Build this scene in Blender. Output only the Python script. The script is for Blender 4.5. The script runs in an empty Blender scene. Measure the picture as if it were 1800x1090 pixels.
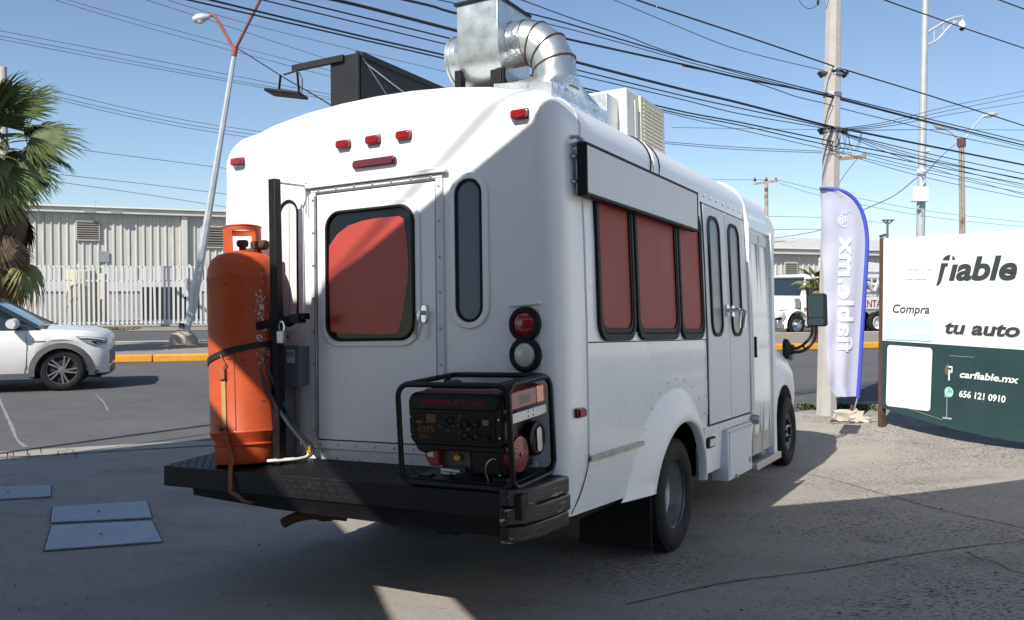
import bpy, bmesh, math, random
from mathutils import Vector, Matrix
V = Vector
R = math.radians
S = bpy.context.scene
C = S.collection
random.seed(7)
# ------------------------------------------------------------------ camera, sky, sun, exposure
FPX, PITCH, CAMZ = 1552.65, math.atan((545-508)/1552.65), 1.62
cam = bpy.data.cameras.new('camera'); cam.sensor_width = 36; cam.lens = FPX/1800*36
cam.clip_start = .05; cam.clip_end = 6000
cam_o = bpy.data.objects.new('camera', cam); C.objects.link(cam_o)
cam_o.location = (0, 0, CAMZ); cam_o.rotation_euler = (math.pi/2-PITCH, 0, 0)
S.camera = cam_o
SUN = V((.4023, .6042, -.6878)).normalized()          # the way the light travels
world = bpy.data.worlds.new('World'); S.world = world; world.use_nodes = True
wn = world.node_tree.nodes; wl = world.node_tree.links; wn.clear()
sky = wn.new('ShaderNodeTexSky'); sky.sky_type = 'NISHITA'; sky.sun_disc = False
sky.sun_elevation = math.asin(-SUN.z); sky.sun_rotation = math.atan2(-SUN.x, -SUN.y)
sky.altitude = 1100; sky.air_density = 1.0; sky.dust_density = 1.5; sky.ozone_density = 1.6
bg = wn.new('ShaderNodeBackground'); bg.inputs['Strength'].default_value = .095
out = wn.new('ShaderNodeOutputWorld')
wl.new(sky.outputs[0], bg.inputs[0]); wl.new(bg.outputs[0], out.inputs[0])
sl = bpy.data.lights.new('sun', 'SUN'); sl.energy = 4.2; sl.angle = R(.35); sl.color = (1, .95, .87)
so = bpy.data.objects.new('sun', sl); C.objects.link(so)
so.rotation_euler = SUN.to_track_quat('-Z', 'Y').to_euler(); so.location = (-10, -12, 20)
S.view_settings.view_transform = 'Standard'; S.view_settings.look = 'None'
S.view_settings.gamma = 1; S.view_settings.use_curve_mapping = False
S.view_settings.exposure = .62

# ------------------------------------------------------------------ helpers
MB_BUS = Matrix(((.87426529, .48523448, -.01441173, 0), (-.4845, .8740, .0355, 0), (.0298, -.0241, .9993, 0), (0, 0, 0, 1)))
def frame_from_pose():
    r = ((0.87426529, 0.48523448, -0.01441173), (-0.02857645, 0.02180591, -0.99935374), (-0.48460663, 0.87411212, 0.03293043))
    t = (-.78, 1.581, 4.8782)
    f = V((0, math.cos(PITCH), -math.sin(PITCH))); d = V((0, -math.sin(PITCH), -math.cos(PITCH))); x = V((1, 0, 0))
    M = Matrix.Identity(4)
    for j in range(3):
        c = x*r[0][j] + d*r[1][j] + f*r[2][j]
        for i in range(3): M[i][j] = c[i]
    p = x*t[0] + d*t[1] + f*t[2] + V((0, 0, CAMZ))
    for i in range(3): M[i][3] = p[i]
    return M
BUS = frame_from_pose()
BINV = BUS.inverted()
def sstep(t): t = max(0, min(1, t)); return t*t*(3-2*t)
def ground_z(X, Y):
    """height of the ground: the lot dips a little under the bus, the street is level"""
    n = BUS.col[2]; o = BUS.col[3]
    zp = o[2] - (n[0]*(X-o[0]) + n[1]*(Y-o[1]))/n[2]
    q = BINV @ V((X, Y, zp))
    dx = max(-1.2-q.x, 0, q.x-1.6); dy = max(-5-q.y, 0, q.y-6.2)
    w = 1 - sstep((math.hypot(dx, dy)-.2)/3.4)
    return zp*w
def ray(px, py):
    a = (px-900)/FPX; b = (py-545)/FPX
    return V((a, math.cos(PITCH)-b*math.sin(PITCH), -math.sin(PITCH)-b*math.cos(PITCH)))
def at(px, py, D):
    d = ray(px, py); return V((0, 0, CAMZ)) + d*(D/d.y)
def gnd(px, py, dz=0):
    d = ray(px, py); p = V((0, 0, CAMZ)); t = 1.0
    for _ in range(60):
        q = p+d*t; g = ground_z(q.x, q.y)+dz
        t += (q.z-g)/max(-d.z, .01)*.7
    return p+d*t
def busplane(px, py, ax, val):
    o = BINV @ V((0, 0, CAMZ)); d = BINV.to_3x3() @ ray(px, py)
    return o + d*((val-o[ax])/d[ax])

class MB:
    def __init__(s): s.v = []; s.f = []; s.m = []
    def add(s, vs, fs, m=0):
        b = len(s.v); s.v += [tuple(x) for x in vs]
        for f in fs: s.f.append(tuple(b+i for i in f)); s.m.append(m)
        return s
    def box(s, x0, x1, y0, y1, z0, z1, m=0, M=None):
        vs = [V((x, y, z)) for z in (z0, z1) for y in (y0, y1) for x in (x0, x1)]
        if M: vs = [M @ v for v in vs]
        return s.add(vs, [(0, 2, 3, 1), (4, 5, 7, 6), (0, 1, 5, 4), (2, 6, 7, 3), (0, 4, 6, 2), (1, 3, 7, 5)], m)
    def bar(s, p0, p1, w, h, up=(0, 0, 1), m=0):
        p0 = V(p0); p1 = V(p1); d = (p1-p0); L = d.length; d.normalize()
        a = d.cross(V(up))
        if a.length < 1e-4: a = d.cross(V((1, 0, 0)))
        a.normalize(); b = a.cross(d).normalized()
        vs = []
        for p in (p0, p1):
            for i, j in ((-1, -1), (1, -1), (1, 1), (-1, 1)): vs.append(p+a*(i*w/2)+b*(j*h/2))
        return s.add(vs, [(0, 1, 2, 3), (7, 6, 5, 4), (0, 4, 5, 1), (1, 5, 6, 2), (2, 6, 7, 3), (3, 7, 4, 0)], m)
    def cyl(s, p0, p1, r0, r1=None, n=12, cap=True, m=0):
        r1 = r0 if r1 is None else r1
        return s.tube([p0, p1], [r0, r1], n, cap, m)
    def tube(s, pts, r, n=8, cap=True, m=0, closed=False):
        pts = [V(p) for p in pts]; k = len(pts)
        rs = r if isinstance(r, (list, tuple)) else [r]*k
        tan = []
        for i in range(k):
            if closed: t = pts[(i+1) % k]-pts[i-1]
            else: t = pts[min(i+1, k-1)]-pts[max(i-1, 0)]
            tan.append(t.normalized())
        a = tan[0].orthogonal().normalized(); vs = []
        for i in range(k):
            a = a - tan[i]*a.dot(tan[i])
            a = a.normalized() if a.length > 1e-6 else tan[i].orthogonal().normalized()
            b = tan[i].cross(a)
            for j in range(n):
                q = 2*math.pi*j/n; vs.append(pts[i]+a*(math.cos(q)*rs[i])+b*(math.sin(q)*rs[i]))
        fs = []
        for i in range(k if closed else k-1):
            for j in range(n):
                i2 = (i+1) % k
                fs.append((i*n+j, i*n+(j+1) % n, i2*n+(j+1) % n, i2*n+j))
        if cap and not closed: fs += [tuple(range(n))[::-1], tuple((k-1)*n+j for j in range(n))]
        return s.add(vs, fs, m)
    def lathe(s, prof, n=24, o=(0, 0, 0), ax=(0, 0, 1), m=0, cap=True):
        o = V(o); ax = V(ax).normalized(); a = ax.orthogonal().normalized(); b = ax.cross(a); vs = []
        for r, h in prof:
            for j in range(n):
                q = 2*math.pi*j/n; vs.append(o+ax*h+a*(math.cos(q)*r)+b*(math.sin(q)*r))
        fs = [(i*n+j, i*n+(j+1) % n, (i+1)*n+(j+1) % n, (i+1)*n+j) for i in range(len(prof)-1) for j in range(n)]
        if cap: fs += [tuple(range(n))[::-1], tuple((len(prof)-1)*n+j for j in range(n))]
        return s.add(vs, fs, m)
    def prism(s, poly, mp, d0, d1, m=0):
        k = len(poly); vs = [mp(u, v, d0) for u, v in poly]+[mp(u, v, d1) for u, v in poly]
        fs = [tuple(range(k)), tuple(range(2*k-1, k-1, -1))]+[(i, (i+1) % k, k+(i+1) % k, k+i) for i in range(k)]
        return s.add(vs, fs, m)
    def ring(s, po, pi, mp, d0, d1, m=0):
        k = len(po)
        vs = [mp(u, v, d0) for u, v in po]+[mp(u, v, d1) for u, v in po]+[mp(u, v, d1) for u, v in pi]+[mp(u, v, d0) for u, v in pi]
        fs = []
        for i in range(k):
            j = (i+1) % k
            for a in range(4):
                b = (a+1) % 4; fs.append((a*k+i, a*k+j, b*k+j, b*k+i))
        return s.add(vs, fs, m)
    def loft(s, rings, cap=True, m=0, closed=False):
        n = len(rings[0]); vs = [p for r in rings for p in r]
        fs = []
        for i in range(len(rings)-1):
            for j in range(n if closed else n-1):
                k = (j+1) % n; fs.append((i*n+j, i*n+k, (i+1)*n+k, (i+1)*n+j))
        if cap: fs += [tuple(range(n))[::-1], tuple((len(rings)-1)*n+j for j in range(n))]
        return s.add(vs, fs, m)
    def mesh(s, name, mats, smooth=35, recalc=True):
        me = bpy.data.meshes.new(name); me.from_pydata(s.v, [], s.f)
        for mt in (mats if isinstance(mats, (list, tuple)) else [mats]): me.materials.append(mt)
        me.polygons.foreach_set('material_index', s.m)
        if recalc:
            bm = bmesh.new(); bm.from_mesh(me); bmesh.ops.recalc_face_normals(bm, faces=bm.faces); bm.to_mesh(me); bm.free()
        if smooth:
            me.polygons.foreach_set('use_smooth', [True]*len(me.polygons)); me.set_sharp_from_angle(angle=R(smooth))
        me.update(); return me
def obj(name, mb, mats, parent=None, smooth=35, bevel=0, recalc=True, kind=None, label=None, loc=None):
    me = mb.mesh(name, mats, smooth, recalc) if isinstance(mb, MB) else mb
    o = bpy.data.objects.new(name, me); C.objects.link(o)
    if parent: o.parent = parent
    if loc: o.location = loc
    if bevel:
        b = o.modifiers.new('bevel', 'BEVEL'); b.width = bevel; b.segments = 2; b.limit_method = 'ANGLE'; b.angle_limit = R(40); b.harden_normals = False
    if kind: o['kind'] = kind
    if label: o['label'] = label
    return o
def thing(name, label, cat, loc=(0, 0, 0), rz=0, group=None, M=None):
    o = bpy.data.objects.new(name, None); C.objects.link(o); o.empty_display_size = .2
    if M is not None: o.matrix_world = M
    else: o.location = loc; o.rotation_euler = (0, 0, rz)
    o['label'] = label; o['category'] = cat
    if group: o['group'] = group
    return o
def tag(o, label, cat, group=None):
    o['label'] = label; o['category'] = cat
    if group: o['group'] = group
    return o
def rrect(u0, u1, v0, v1, r, n=5):
    p = []
    for cx, cy, a0 in ((u1-r, v1-r, 0), (u0+r, v1-r, 90), (u0+r, v0+r, 180), (u1-r, v0+r, 270)):
        for i in range(n+1):
            a = R(a0+90*i/n); p.append((cx+r*math.cos(a), cy+r*math.sin(a)))
    return p
def smooth_path(pts, sub=6):
    pts = [V(p) for p in pts]; o = []
    for i in range(len(pts)-1):
        p0 = pts[max(i-1, 0)]; p1 = pts[i]; p2 = pts[i+1]; p3 = pts[min(i+2, len(pts)-1)]
        for k in range(sub):
            t = k/sub
            o.append(.5*((2*p1)+(p2-p0)*t+(2*p0-5*p1+4*p2-p3)*t*t+(3*p1-p0-3*p2+p3)*t**3))
    o.append(pts[-1]); return o
def text_mb(body, size, mp, bold=0., shear=0., sx=1., spacing=1., align='LEFT', cut=None):
    # cut: (x0, x1, n, m) slices the letters finely so that they can follow a folded cloth
    cu = bpy.data.curves.new('lettering', 'FONT'); cu.body = body; cu.size = size; cu.offset = bold; cu.shear = shear
    cu.space_character = spacing; cu.align_x = align; cu.resolution_u = 4
    o = bpy.data.objects.new('lettering', cu); C.objects.link(o)
    dg = bpy.context.evaluated_depsgraph_get()
    me = bpy.data.meshes.new_from_object(o.evaluated_get(dg))
    bm = bmesh.new(); bm.from_mesh(me); bmesh.ops.triangulate(bm, faces=bm.faces)
    if cut:
        x0, x1, n, m_ = cut
        for i in range(m_+1):
            bmesh.ops.bisect_plane(bm, geom=bm.verts[:]+bm.edges[:]+bm.faces[:], plane_co=(0, -.3+1.2*i/m_, 0), plane_no=(0, 1, 0))
        for i in range(n+1):
            x = x0+(x1-x0)*i/n
            bmesh.ops.bisect_plane(bm, geom=bm.verts[:]+bm.edges[:]+bm.faces[:], plane_co=(x, 0, 0), plane_no=(1, 0, 0))
    bm.verts.ensure_lookup_table()
    mb = MB(); mb.add([mp(v.co.x*sx, v.co.y) for v in bm.verts], [[v.index for v in f.verts] for f in bm.faces])
    bm.free(); bpy.data.objects.remove(o); bpy.data.curves.remove(cu); bpy.data.meshes.remove(me)
    return mb

# ------------------------------------------------------------------ materials
MT = {}
def mat(name, col, rough=.5, metal=0., coat=0., var=.0, vscale=3., bump=0., bscale=40., spec=.5, stretch=None, emit=None, dirt=None, trans=0., alpha=1.):
    """principled with soft colour variation, fine bump and an optional second 'dirt' colour in patches"""
    m = bpy.data.materials.new(name); m.use_nodes = True; nt = m.node_tree; N = nt.nodes; L = nt.links
    b = N['Principled BSDF']; c = (*col, 1)
    b.inputs['Base Color'].default_value = c; b.inputs['Roughness'].default_value = rough; b.inputs['Metallic'].default_value = metal
    b.inputs['Coat Weight'].default_value = coat; b.inputs['Coat Roughness'].default_value = .06
    b.inputs['Specular IOR Level'].default_value = spec
    b.inputs['Transmission Weight'].default_value = trans; b.inputs['Alpha'].default_value = alpha
    tc = N.new('ShaderNodeTexCoord'); vec = tc.outputs['Object']
    if stretch:
        mp = N.new('ShaderNodeMapping'); mp.inputs['Scale'].default_value = stretch; L.new(vec, mp.inputs[0]); vec = mp.outputs[0]
    src = None
    if var:
        n = N.new('ShaderNodeTexNoise'); n.inputs['Scale'].default_value = vscale; n.inputs['Detail'].default_value = 8; n.inputs['Roughness'].default_value = .65
        L.new(vec, n.inputs[0])
        r = N.new('ShaderNodeValToRGB'); r.color_ramp.elements[0].position = .3; r.color_ramp.elements[1].position = .7
        r.color_ramp.elements[0].color = tuple(max(0, x*(1-var)) for x in col)+(1,)
        r.color_ramp.elements[1].color = tuple(min(1, x*(1+var)) for x in col)+(1,)
        L.new(n.outputs[0], r.inputs[0]); src = r.outputs[0]
        rr = N.new('ShaderNodeMapRange'); rr.inputs['To Min'].default_value = max(.03, rough-.12); rr.inputs['To Max'].default_value = min(1, rough+.12)
        L.new(n.outputs[0], rr.inputs[0]); L.new(rr.outputs[0], b.inputs['Roughness'])
    if dirt:
        dc, lo, hi, ds = dirt
        n2 = N.new('ShaderNodeTexNoise'); n2.inputs['Scale'].default_value = ds; n2.inputs['Detail'].default_value = 10; n2.inputs['Roughness'].default_value = .7
        L.new(vec, n2.inputs[0])
        r2 = N.new('ShaderNodeMapRange'); r2.inputs['From Min'].default_value = lo; r2.inputs['From Max'].default_value = hi
        L.new(n2.outputs[0], r2.inputs[0])
        mx = N.new('ShaderNodeMix'); mx.data_type = 'RGBA'; mx.inputs['B'].default_value = (*dc, 1); mx.inputs['A'].default_value = c
        L.new(r2.outputs[0], mx.inputs['Factor'])
        if src: L.new(src, mx.inputs['A'])
        src = mx.outputs['Result']
    if src: L.new(src, b.inputs['Base Color'])
    if bump:
        n3 = N.new('ShaderNodeTexNoise'); n3.inputs['Scale'].default_value = bscale; n3.inputs['Detail'].default_value = 6
        L.new(vec, n3.inputs[0]); bp = N.new('ShaderNodeBump'); bp.inputs['Strength'].default_value = bump; bp.inputs['Distance'].default_value = .01
        L.new(n3.outputs[0], bp.inputs['Height']); L.new(bp.outputs[0], b.inputs['Normal'])
    if emit: b.inputs['Emission Color'].default_value = (*emit[0], 1); b.inputs['Emission Strength'].default_value = emit[1]
    MT[name] = m; return m
mat('bus_white', (.82, .83, .83), .30, coat=.3, var=.03, vscale=1.2, bump=.05, bscale=2.2, dirt=((.62, .60, .56), .64, .95, 1.6))
mat('fibreglass_white', (.8, .8, .79), .4, coat=.2, var=.025, vscale=2, bump=.04, bscale=5)
mat('trim_white', (.72, .73, .73), .45, var=.04, vscale=8)
mat('panel_white', (.66, .67, .69), .5, var=.03, vscale=4)
mat('rubber', (.008, .008, .009), .6, spec=.28, var=.3, vscale=20, bump=.1, bscale=60)
mat('tyre', (.013, .013, .014), .75, spec=.3, var=.35, vscale=9, bump=.25, bscale=90, dirt=((.09, .085, .075), .58, .9, 6))
mat('black_paint', (.007, .007, .008), .4, spec=.3, var=.25, vscale=8, bump=.1, bscale=40)
mat('black_scuffed', (.009, .009, .010), .34, coat=.1, var=.3, vscale=5, bump=.2, bscale=14, stretch=(3, 1, 9), dirt=((.40, .39, .37), .60, .64, 3.3))
mat('black_steel', (.007, .0075, .009), .5, spec=.28, var=.35, vscale=14, bump=.15, bscale=80, dirt=((.05, .043, .036), .64, .85, 6))
mat('dark_panel', (.012, .0135, .016), .5, spec=.4, var=.2, vscale=3, dirt=((.12, .12, .11), .66, .8, 9))
mat('glass_dark', (.008, .009, .010), .06, spec=.28)
mat('glass_grey', (.10, .115, .13), .12, coat=.4, var=.08, vscale=2)
mat('glass_mesh', (.105, .135, .17), .35, coat=.12, var=.1, vscale=120)
mat('red_panel', (.43, .052, .033), .4, coat=.12, var=.06, vscale=3, dirt=((.45, .10, .075), .55, .9, 2))
mat('red_side', (.27, .034, .027), .5, spec=.22, var=.06, vscale=3, dirt=((.10, .02, .02), .62, .9, 5))
mat('red_lens', (.27, .006, .009), .15, coat=.6, var=.2, vscale=60)
mat('red_lens_dark', (.11, .006, .01), .15, coat=.6, var=.2, vscale=60)
mat('clear_lens', (.55, .57, .50), .15, coat=.6, var=.12, vscale=50)
mat('amber_lens', (.65, .13, .01), .15, coat=.6, var=.35, vscale=70)
mat('mirror_face', (.20, .27, .28), .05, metal=1)
mat('chrome', (.62, .63, .64), .18, metal=1, var=.1, vscale=12)
mat('wheel_steel', (.40, .39, .375), .34, metal=.75, var=.2, vscale=10, dirt=((.20, .15, .11), .6, .85, 8))
mat('steel', (.45, .46, .47), .38, metal=1, var=.2, vscale=10, dirt=((.16, .13, .1), .6, .85, 8))
mat('galvanised', (.62, .66, .66), .34, metal=.85, var=.16, vscale=9, bump=.12, bscale=14, dirt=((.36, .38, .38), .55, .75, 22))
mat('foil_tape', (.72, .74, .75), .22, metal=.9, var=.15, vscale=14, bump=.9, bscale=22, dirt=((.12, .09, .07), .63, .72, 9))
mat('plenum_metal', (.58, .61, .62), .36, metal=.7, var=.18, vscale=7, bump=.4, bscale=18, dirt=((.09, .07, .055), .57, .63, 5))
mat('tank_orange', (.47, .072, .016), .5, coat=.04, spec=.35, var=.13, vscale=5, bump=.12, bscale=30, dirt=((.16, .035, .018), .58, .78, 6.5))
mat('tank_chipped', (.55, .52, .5), .5, var=.3, vscale=30)
mat('strap_tan', (.42, .28, .12), .85, var=.2, vscale=30, bump=.2, bscale=200)
mat('strap_rust', (.32, .10, .045), .85, var=.25, vscale=20)
mat('strap_black', (.014, .014, .014), .7, var=.2, vscale=20)
mat('hose_grey', (.06, .065, .07), .55, var=.2, vscale=20)
mat('hose_white', (.62, .60, .55), .5, var=.12, vscale=20)
mat('rust', (.075, .036, .022), .85, var=.35, vscale=12, bump=.3, bscale=40)
mat('rust_brown', (.085, .045, .032), .75, var=.3, vscale=10, bump=.15, bscale=50)
mat('underbody', (.007, .007, .0065), .9, var=.3, vscale=6)
mat('gen_black', (.007, .007, .009), .38, spec=.3, var=.2, vscale=12)
mat('gen_panel', (.008, .0075, .006), .45, spec=.25, var=.15, vscale=20)
mat('gen_red', (.22, .012, .016), .32, coat=.35, var=.1, vscale=10)
mat('gen_letter_red', (.24, .008, .012), .5, spec=.2)
mat('gen_letter_orange', (.20, .065, .014), .5, spec=.2)
mat('gen_dim', (.15, .14, .13), .5, var=.2, vscale=40)
mat('gen_orange_dim', (.14, .055, .015), .5)
mat('engine_grey', (.09, .095, .1), .5, metal=.5, var=.25, vscale=14, bump=.2, bscale=40)
mat('alu', (.46, .47, .48), .4, metal=.8, var=.12, vscale=10)
mat('yellow_cap', (.62, .30, .02), .35, coat=.3)
mat('box_grey', (.16, .18, .2), .5, var=.08, vscale=8)
mat('sticker_white', (.7, .7, .7), .5, var=.06, vscale=20)
mat('sticker_blue', (.25, .36, .6), .5)
mat('beige_plastic', (.56, .56, .46), .5, var=.06, vscale=6, dirt=((.36, .34, .27), .6, .85, 7))
mat('dusty_white', (.62, .62, .59), .55, var=.08, vscale=5, dirt=((.40, .38, .34), .58, .8, 7))
# outdoors
mat('car_white', (.68, .675, .655), .28, coat=.6, var=.03, vscale=2, dirt=((.50, .46, .40), .6, .95, 1.5))
mat('car_cladding', (.085, .088, .09), .6, var=.12, vscale=10)
mat('car_glass', (.018, .026, .032), .05, spec=.8, coat=.6)
mat('alloy', (.36, .37, .38), .34, metal=.8, var=.08, vscale=8)
mat('sill_white', (.66, .67, .67), .5, var=.05, vscale=6, dirt=((.16, .12, .09), .60, .66, 26))
mat('alloy_dark', (.02, .02, .022), .45)
mat('headlamp', (.28, .31, .33), .12, coat=.8, var=.25, vscale=14)
mat('truck_white', (.74, .74, .72), .38, coat=.3, var=.03, vscale=2, dirt=((.45, .42, .37), .62, .85, 3))
mat('pump_pipe', (.55, .56, .55), .45, var=.2, vscale=6, dirt=((.22, .2, .17), .55, .75, 6))
mat('pole_concrete', (.40, .385, .36), .9, var=.09, vscale=6, bump=.25, bscale=30, dirt=((.27, .25, .23), .6, .8, 3))
mat('pole_grey', (.42, .45, .47), .5, metal=.2, var=.1, vscale=4)
mat('lamp_grey', (.46, .50, .53), .45, metal=.25, var=.14, vscale=3, dirt=((.2, .2, .2), .66, .85, 4))
mat('lamp_red', (.30, .075, .045), .7, var=.25, vscale=8)
mat('lamp_dark', (.11, .05, .045), .7, var=.25, vscale=8)
mat('pole_rusty', (.33, .29, .24), .8, var=.15, vscale=3, dirt=((.2, .085, .04), .5, .62, 2.2))
mat('wood_arm', (.27, .17, .1), .85, var=.25, vscale=12)
mat('cable_black', (.012, .012, .014), .6)
mat('cable_grey', (.10, .10, .11), .6)
mat('cable_brown', (.045, .028, .024), .7)
mat('wall_corrugated', (.54, .525, .475), .55, var=.09, vscale=1.1, dirt=((.31, .29, .25), .54, .78, 1.3), stretch=(1, 1, .25))
mat('fascia', (.60, .585, .54), .55, var=.05, vscale=2)
mat('vent_metal', (.48, .46, .41), .6, var=.1, vscale=6)
mat('dark_void', (.02, .02, .022), .9)
mat('wall_patch', (.27, .29, .31), .7)
mat('wall_block', (.36, .335, .3), .9, var=.1, vscale=3, bump=.2, bscale=20)
mat('fence_white', (.56, .56, .56), .5, var=.05, vscale=4)
mat('column_cream', (.60, .53, .36), .75, var=.06, vscale=3)
mat('kerb_yellow', (.64, .30, .022), .75, var=.12, vscale=5, bump=.25, bscale=30, dirt=((.30, .20, .09), .63, .8, 5))
mat('foundation', (.36, .30, .235), .95, var=.18, vscale=6, bump=.6, bscale=14)
mat('median_dirt', (.23, .195, .165), .95, var=.22, vscale=9, bump=.5, bscale=25, dirt=((.34, .31, .28), .56, .72, 30))
mat('dry_grass', (.17, .16, .06), .9, var=.35, vscale=4)
mat('green_weed', (.07, .11, .025), .8, var=.3, vscale=12)
mat('palm_green', (.085, .115, .036), .45, var=.35, vscale=5)
mat('palm_yellow', (.19, .19, .06), .55, var=.3, vscale=5)
mat('palm_dead', (.12, .088, .055), .9, var=.3, vscale=6)
mat('palm_trunk', (.09, .062, .045), .95, var=.35, vscale=9, bump=.7, bscale=12, stretch=(1, 1, 4))
mat('sign_white', (.80, .80, .78), .65, var=.01, vscale=2)
mat('sign_teal', (.022, .052, .055), .5, var=.12, vscale=3, dirt=((.08, .12, .12), .66, .85, 12))
mat('sign_letter', (.04, .05, .05), .55)
mat('sign_ghost', (.765, .765, .745), .65)
mat('sign_pale', (.56, .645, .665), .6, var=.03, vscale=6)
mat('sign_wa', (.16, .50, .42), .5)
mat('sign_brown', (.16, .11, .07), .7)
mat('flag_cloth', (.44, .45, .55), .75, var=.03, vscale=4)
mat('flag_blue', (.055, .075, .50), .6)
mat('flag_letter', (.68, .69, .74), .7)
mat('flag_pale', (.46, .52, .66), .7)
mat('block_base', (.50, .46, .38), .95, var=.15, vscale=9, bump=.5, bscale=25)
mat('plate_steel', (.33, .36, .42), .42, metal=.35, var=.18, vscale=3, bump=.1, bscale=60, dirt=((.18, .19, .21), .55, .8, 4))
mat('joint', (.085, .08, .074), .95, var=.3, vscale=6)
mat('crack_light', (.22, .21, .2), .95, var=.2, vscale=6)
mat('camera_white', (.75, .75, .75), .35)
mat('render_wall', (.30, .28, .25), .9, var=.06, vscale=2)

def ground_mat(name, base, dark, light, pit, pitscale, fine, bump):
    m = bpy.data.materials.new(name); m.use_nodes = True; N = m.node_tree.nodes; L = m.node_tree.links
    b = N['Principled BSDF']; b.inputs['Roughness'].default_value = .88; b.inputs['Specular IOR Level'].default_value = .3
    tc = N.new('ShaderNodeTexCoord')
    def noise(sc, det=6, ro=.6, st=None, rot=0):
        n = N.new('ShaderNodeTexNoise'); n.inputs['Scale'].default_value = sc; n.inputs['Detail'].default_value = det; n.inputs['Roughness'].default_value = ro
        if st:
            mp = N.new('ShaderNodeMapping'); mp.inputs['Scale'].default_value = st; mp.inputs['Rotation'].default_value = (0, 0, rot)
            L.new(tc.outputs['Object'], mp.inputs[0]); L.new(mp.outputs[0], n.inputs[0])
        else: L.new(tc.outputs['Object'], n.inputs[0])
        return n.outputs[0]
    def rng(s, a, c, lo=0., hi=1.):
        r = N.new('ShaderNodeMapRange'); r.inputs[1].default_value = a; r.inputs[2].default_value = c; r.inputs[3].default_value = lo; r.inputs[4].default_value = hi
        L.new(s, r.inputs[0]); return r.outputs[0]
    def mix(f, A, B):
        x = N.new('ShaderNodeMix'); x.data_type = 'RGBA'; L.new(f, x.inputs['Factor'])
        for k, q in (('A', A), ('B', B)):
            if isinstance(q, tuple): x.inputs[k].default_value = (*q, 1)
            else: L.new(q, x.inputs[k])
        return x.outputs['Result']
    big = noise(.35, 6, .6); mid = noise(2.3, 8, .7); fin = noise(fine, 4, .6)
    col = mix(rng(big, .35, .65), base, light)
    col = mix(rng(mid, .50, .72, 0, .55), col, dark)
    col = mix(rng(fin, .35, .65, 0, .24), col, dark)
    streak = noise(1.0, 5, .6, (.25, 2.2, 1), .3)
    col = mix(rng(streak, .55, .75, 0, .35), col, dark)
    pits = noise(pitscale, 2, .5, (1, 2.8, 1), .9)
    area = noise(.5, 3, .6)
    pm = N.new('ShaderNodeMath'); pm.operation = 'MULTIPLY'
    L.new(rng(pits, .562, .605), pm.inputs[0]); L.new(rng(area, .42, .58, .12, pit), pm.inputs[1])
    if name == 'lot_concrete':      # the surface is worn to the stones only on the right half of the lot
        sx_ = N.new('ShaderNodeSeparateXYZ'); L.new(tc.outputs['Object'], sx_.inputs[0])
        p2 = N.new('ShaderNodeMath'); p2.operation = 'MULTIPLY'; L.new(pm.outputs[0], p2.inputs[0]); L.new(rng(sx_.outputs[0], -1.2, 1.0, .10, 1.05), p2.inputs[1]); pm = p2
        stain = noise(.9, 5, .55); col = mix(rng(stain, .56, .70, 0, .45), col, (.12, .112, .105))
    col = mix(pm.outputs[0], col, tuple(x*.22 for x in dark))
    L.new(col, b.inputs['Base Color'])
    sm = N.new('ShaderNodeMath'); sm.operation = 'SUBTRACT'; L.new(fin, sm.inputs[0]); L.new(pm.outputs[0], sm.inputs[1])
    bp = N.new('ShaderNodeBump'); bp.inputs['Strength'].default_value = bump; bp.inputs['Distance'].default_value = .012
    L.new(sm.outputs[0], bp.inputs['Height']); L.new(bp.outputs[0], b.inputs['Normal'])
    MT[name] = m
ground_mat('lot_concrete', (.315, .288, .252), (.19, .175, .155), (.38, .348, .305), .95, 30, 120, .55)
ground_mat('asphalt', (.098, .098, .102), (.06, .06, .064), (.125, .124, .125), .3, 40, 160, .5)

# ------------------------------------------------------------------ ground, street, median
EA = V((.933, .36, 0)).normalized(); EB = V((-EA.y, EA.x, 0)); E0 = V((-5.08, 8.77, 0))   # the edge of the lot
def edge_pt(a, b, dz=0):
    p = E0+EA*a+EB*b; return V((p.x, p.y, ground_z(p.x, p.y)+dz))
def sheet(name, As, Bs, m, dz=0):
    mb = MB(); na = len(As)
    mb.add([edge_pt(a, b, dz) for b in Bs for a in As],
           [(j*na+i, j*na+i+1, (j+1)*na+i+1, (j+1)*na+i) for j in range(len(Bs)-1) for i in range(na-1)])
    return obj(name, mb, MT[m], smooth=80, recalc=False, kind='structure')
fine = [-14+.2*i for i in range(160)]
As = [-1800, -500, -150, -60, -30, -20]+fine+[18.5, 24, 40, 80, 200, 600, 1800]
sheet('lot_pavement', As, [-90, -50, -30, -22]+[-18+.2*i for i in range(90)]+[-.0], 'lot_concrete')
sheet('street', As, [0]+[.2*i for i in range(1, 20)]+[4.5, 6, 9, 14, 25, 45, 90, 250, 800, 2500], 'asphalt', 0)
def strip(name, pts, w, m, kind='structure', dz=.004, label=None, px=True):
    """a thin strip lying on the ground through points given along the pavement"""
    P = [gnd(*p, dz) if px else V(p) for p in pts]; P = smooth_path(P, 8); mb = MB(); vs = []
    for i, p in enumerate(P):
        t = (P[min(i+1, len(P)-1)]-P[max(i-1, 0)]).normalized(); s = V((-t.y, t.x, 0))*(w/2)*(random.uniform(.6, 1.3))
        for q in (p-s, p+s): vs.append((q.x, q.y, ground_z(q.x, q.y)+dz))
    mb.add(vs, [(2*i, 2*i+2, 2*i+3, 2*i+1) for i in range(len(P)-1)])
    return obj(name, mb, MT[m], smooth=0, recalc=False, kind=kind)
strip('pavement_joint', [(1385, 826), (1462, 842), (1570, 873), (1660, 897), (1800, 928), (1990, 975)], .011, 'joint')
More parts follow.
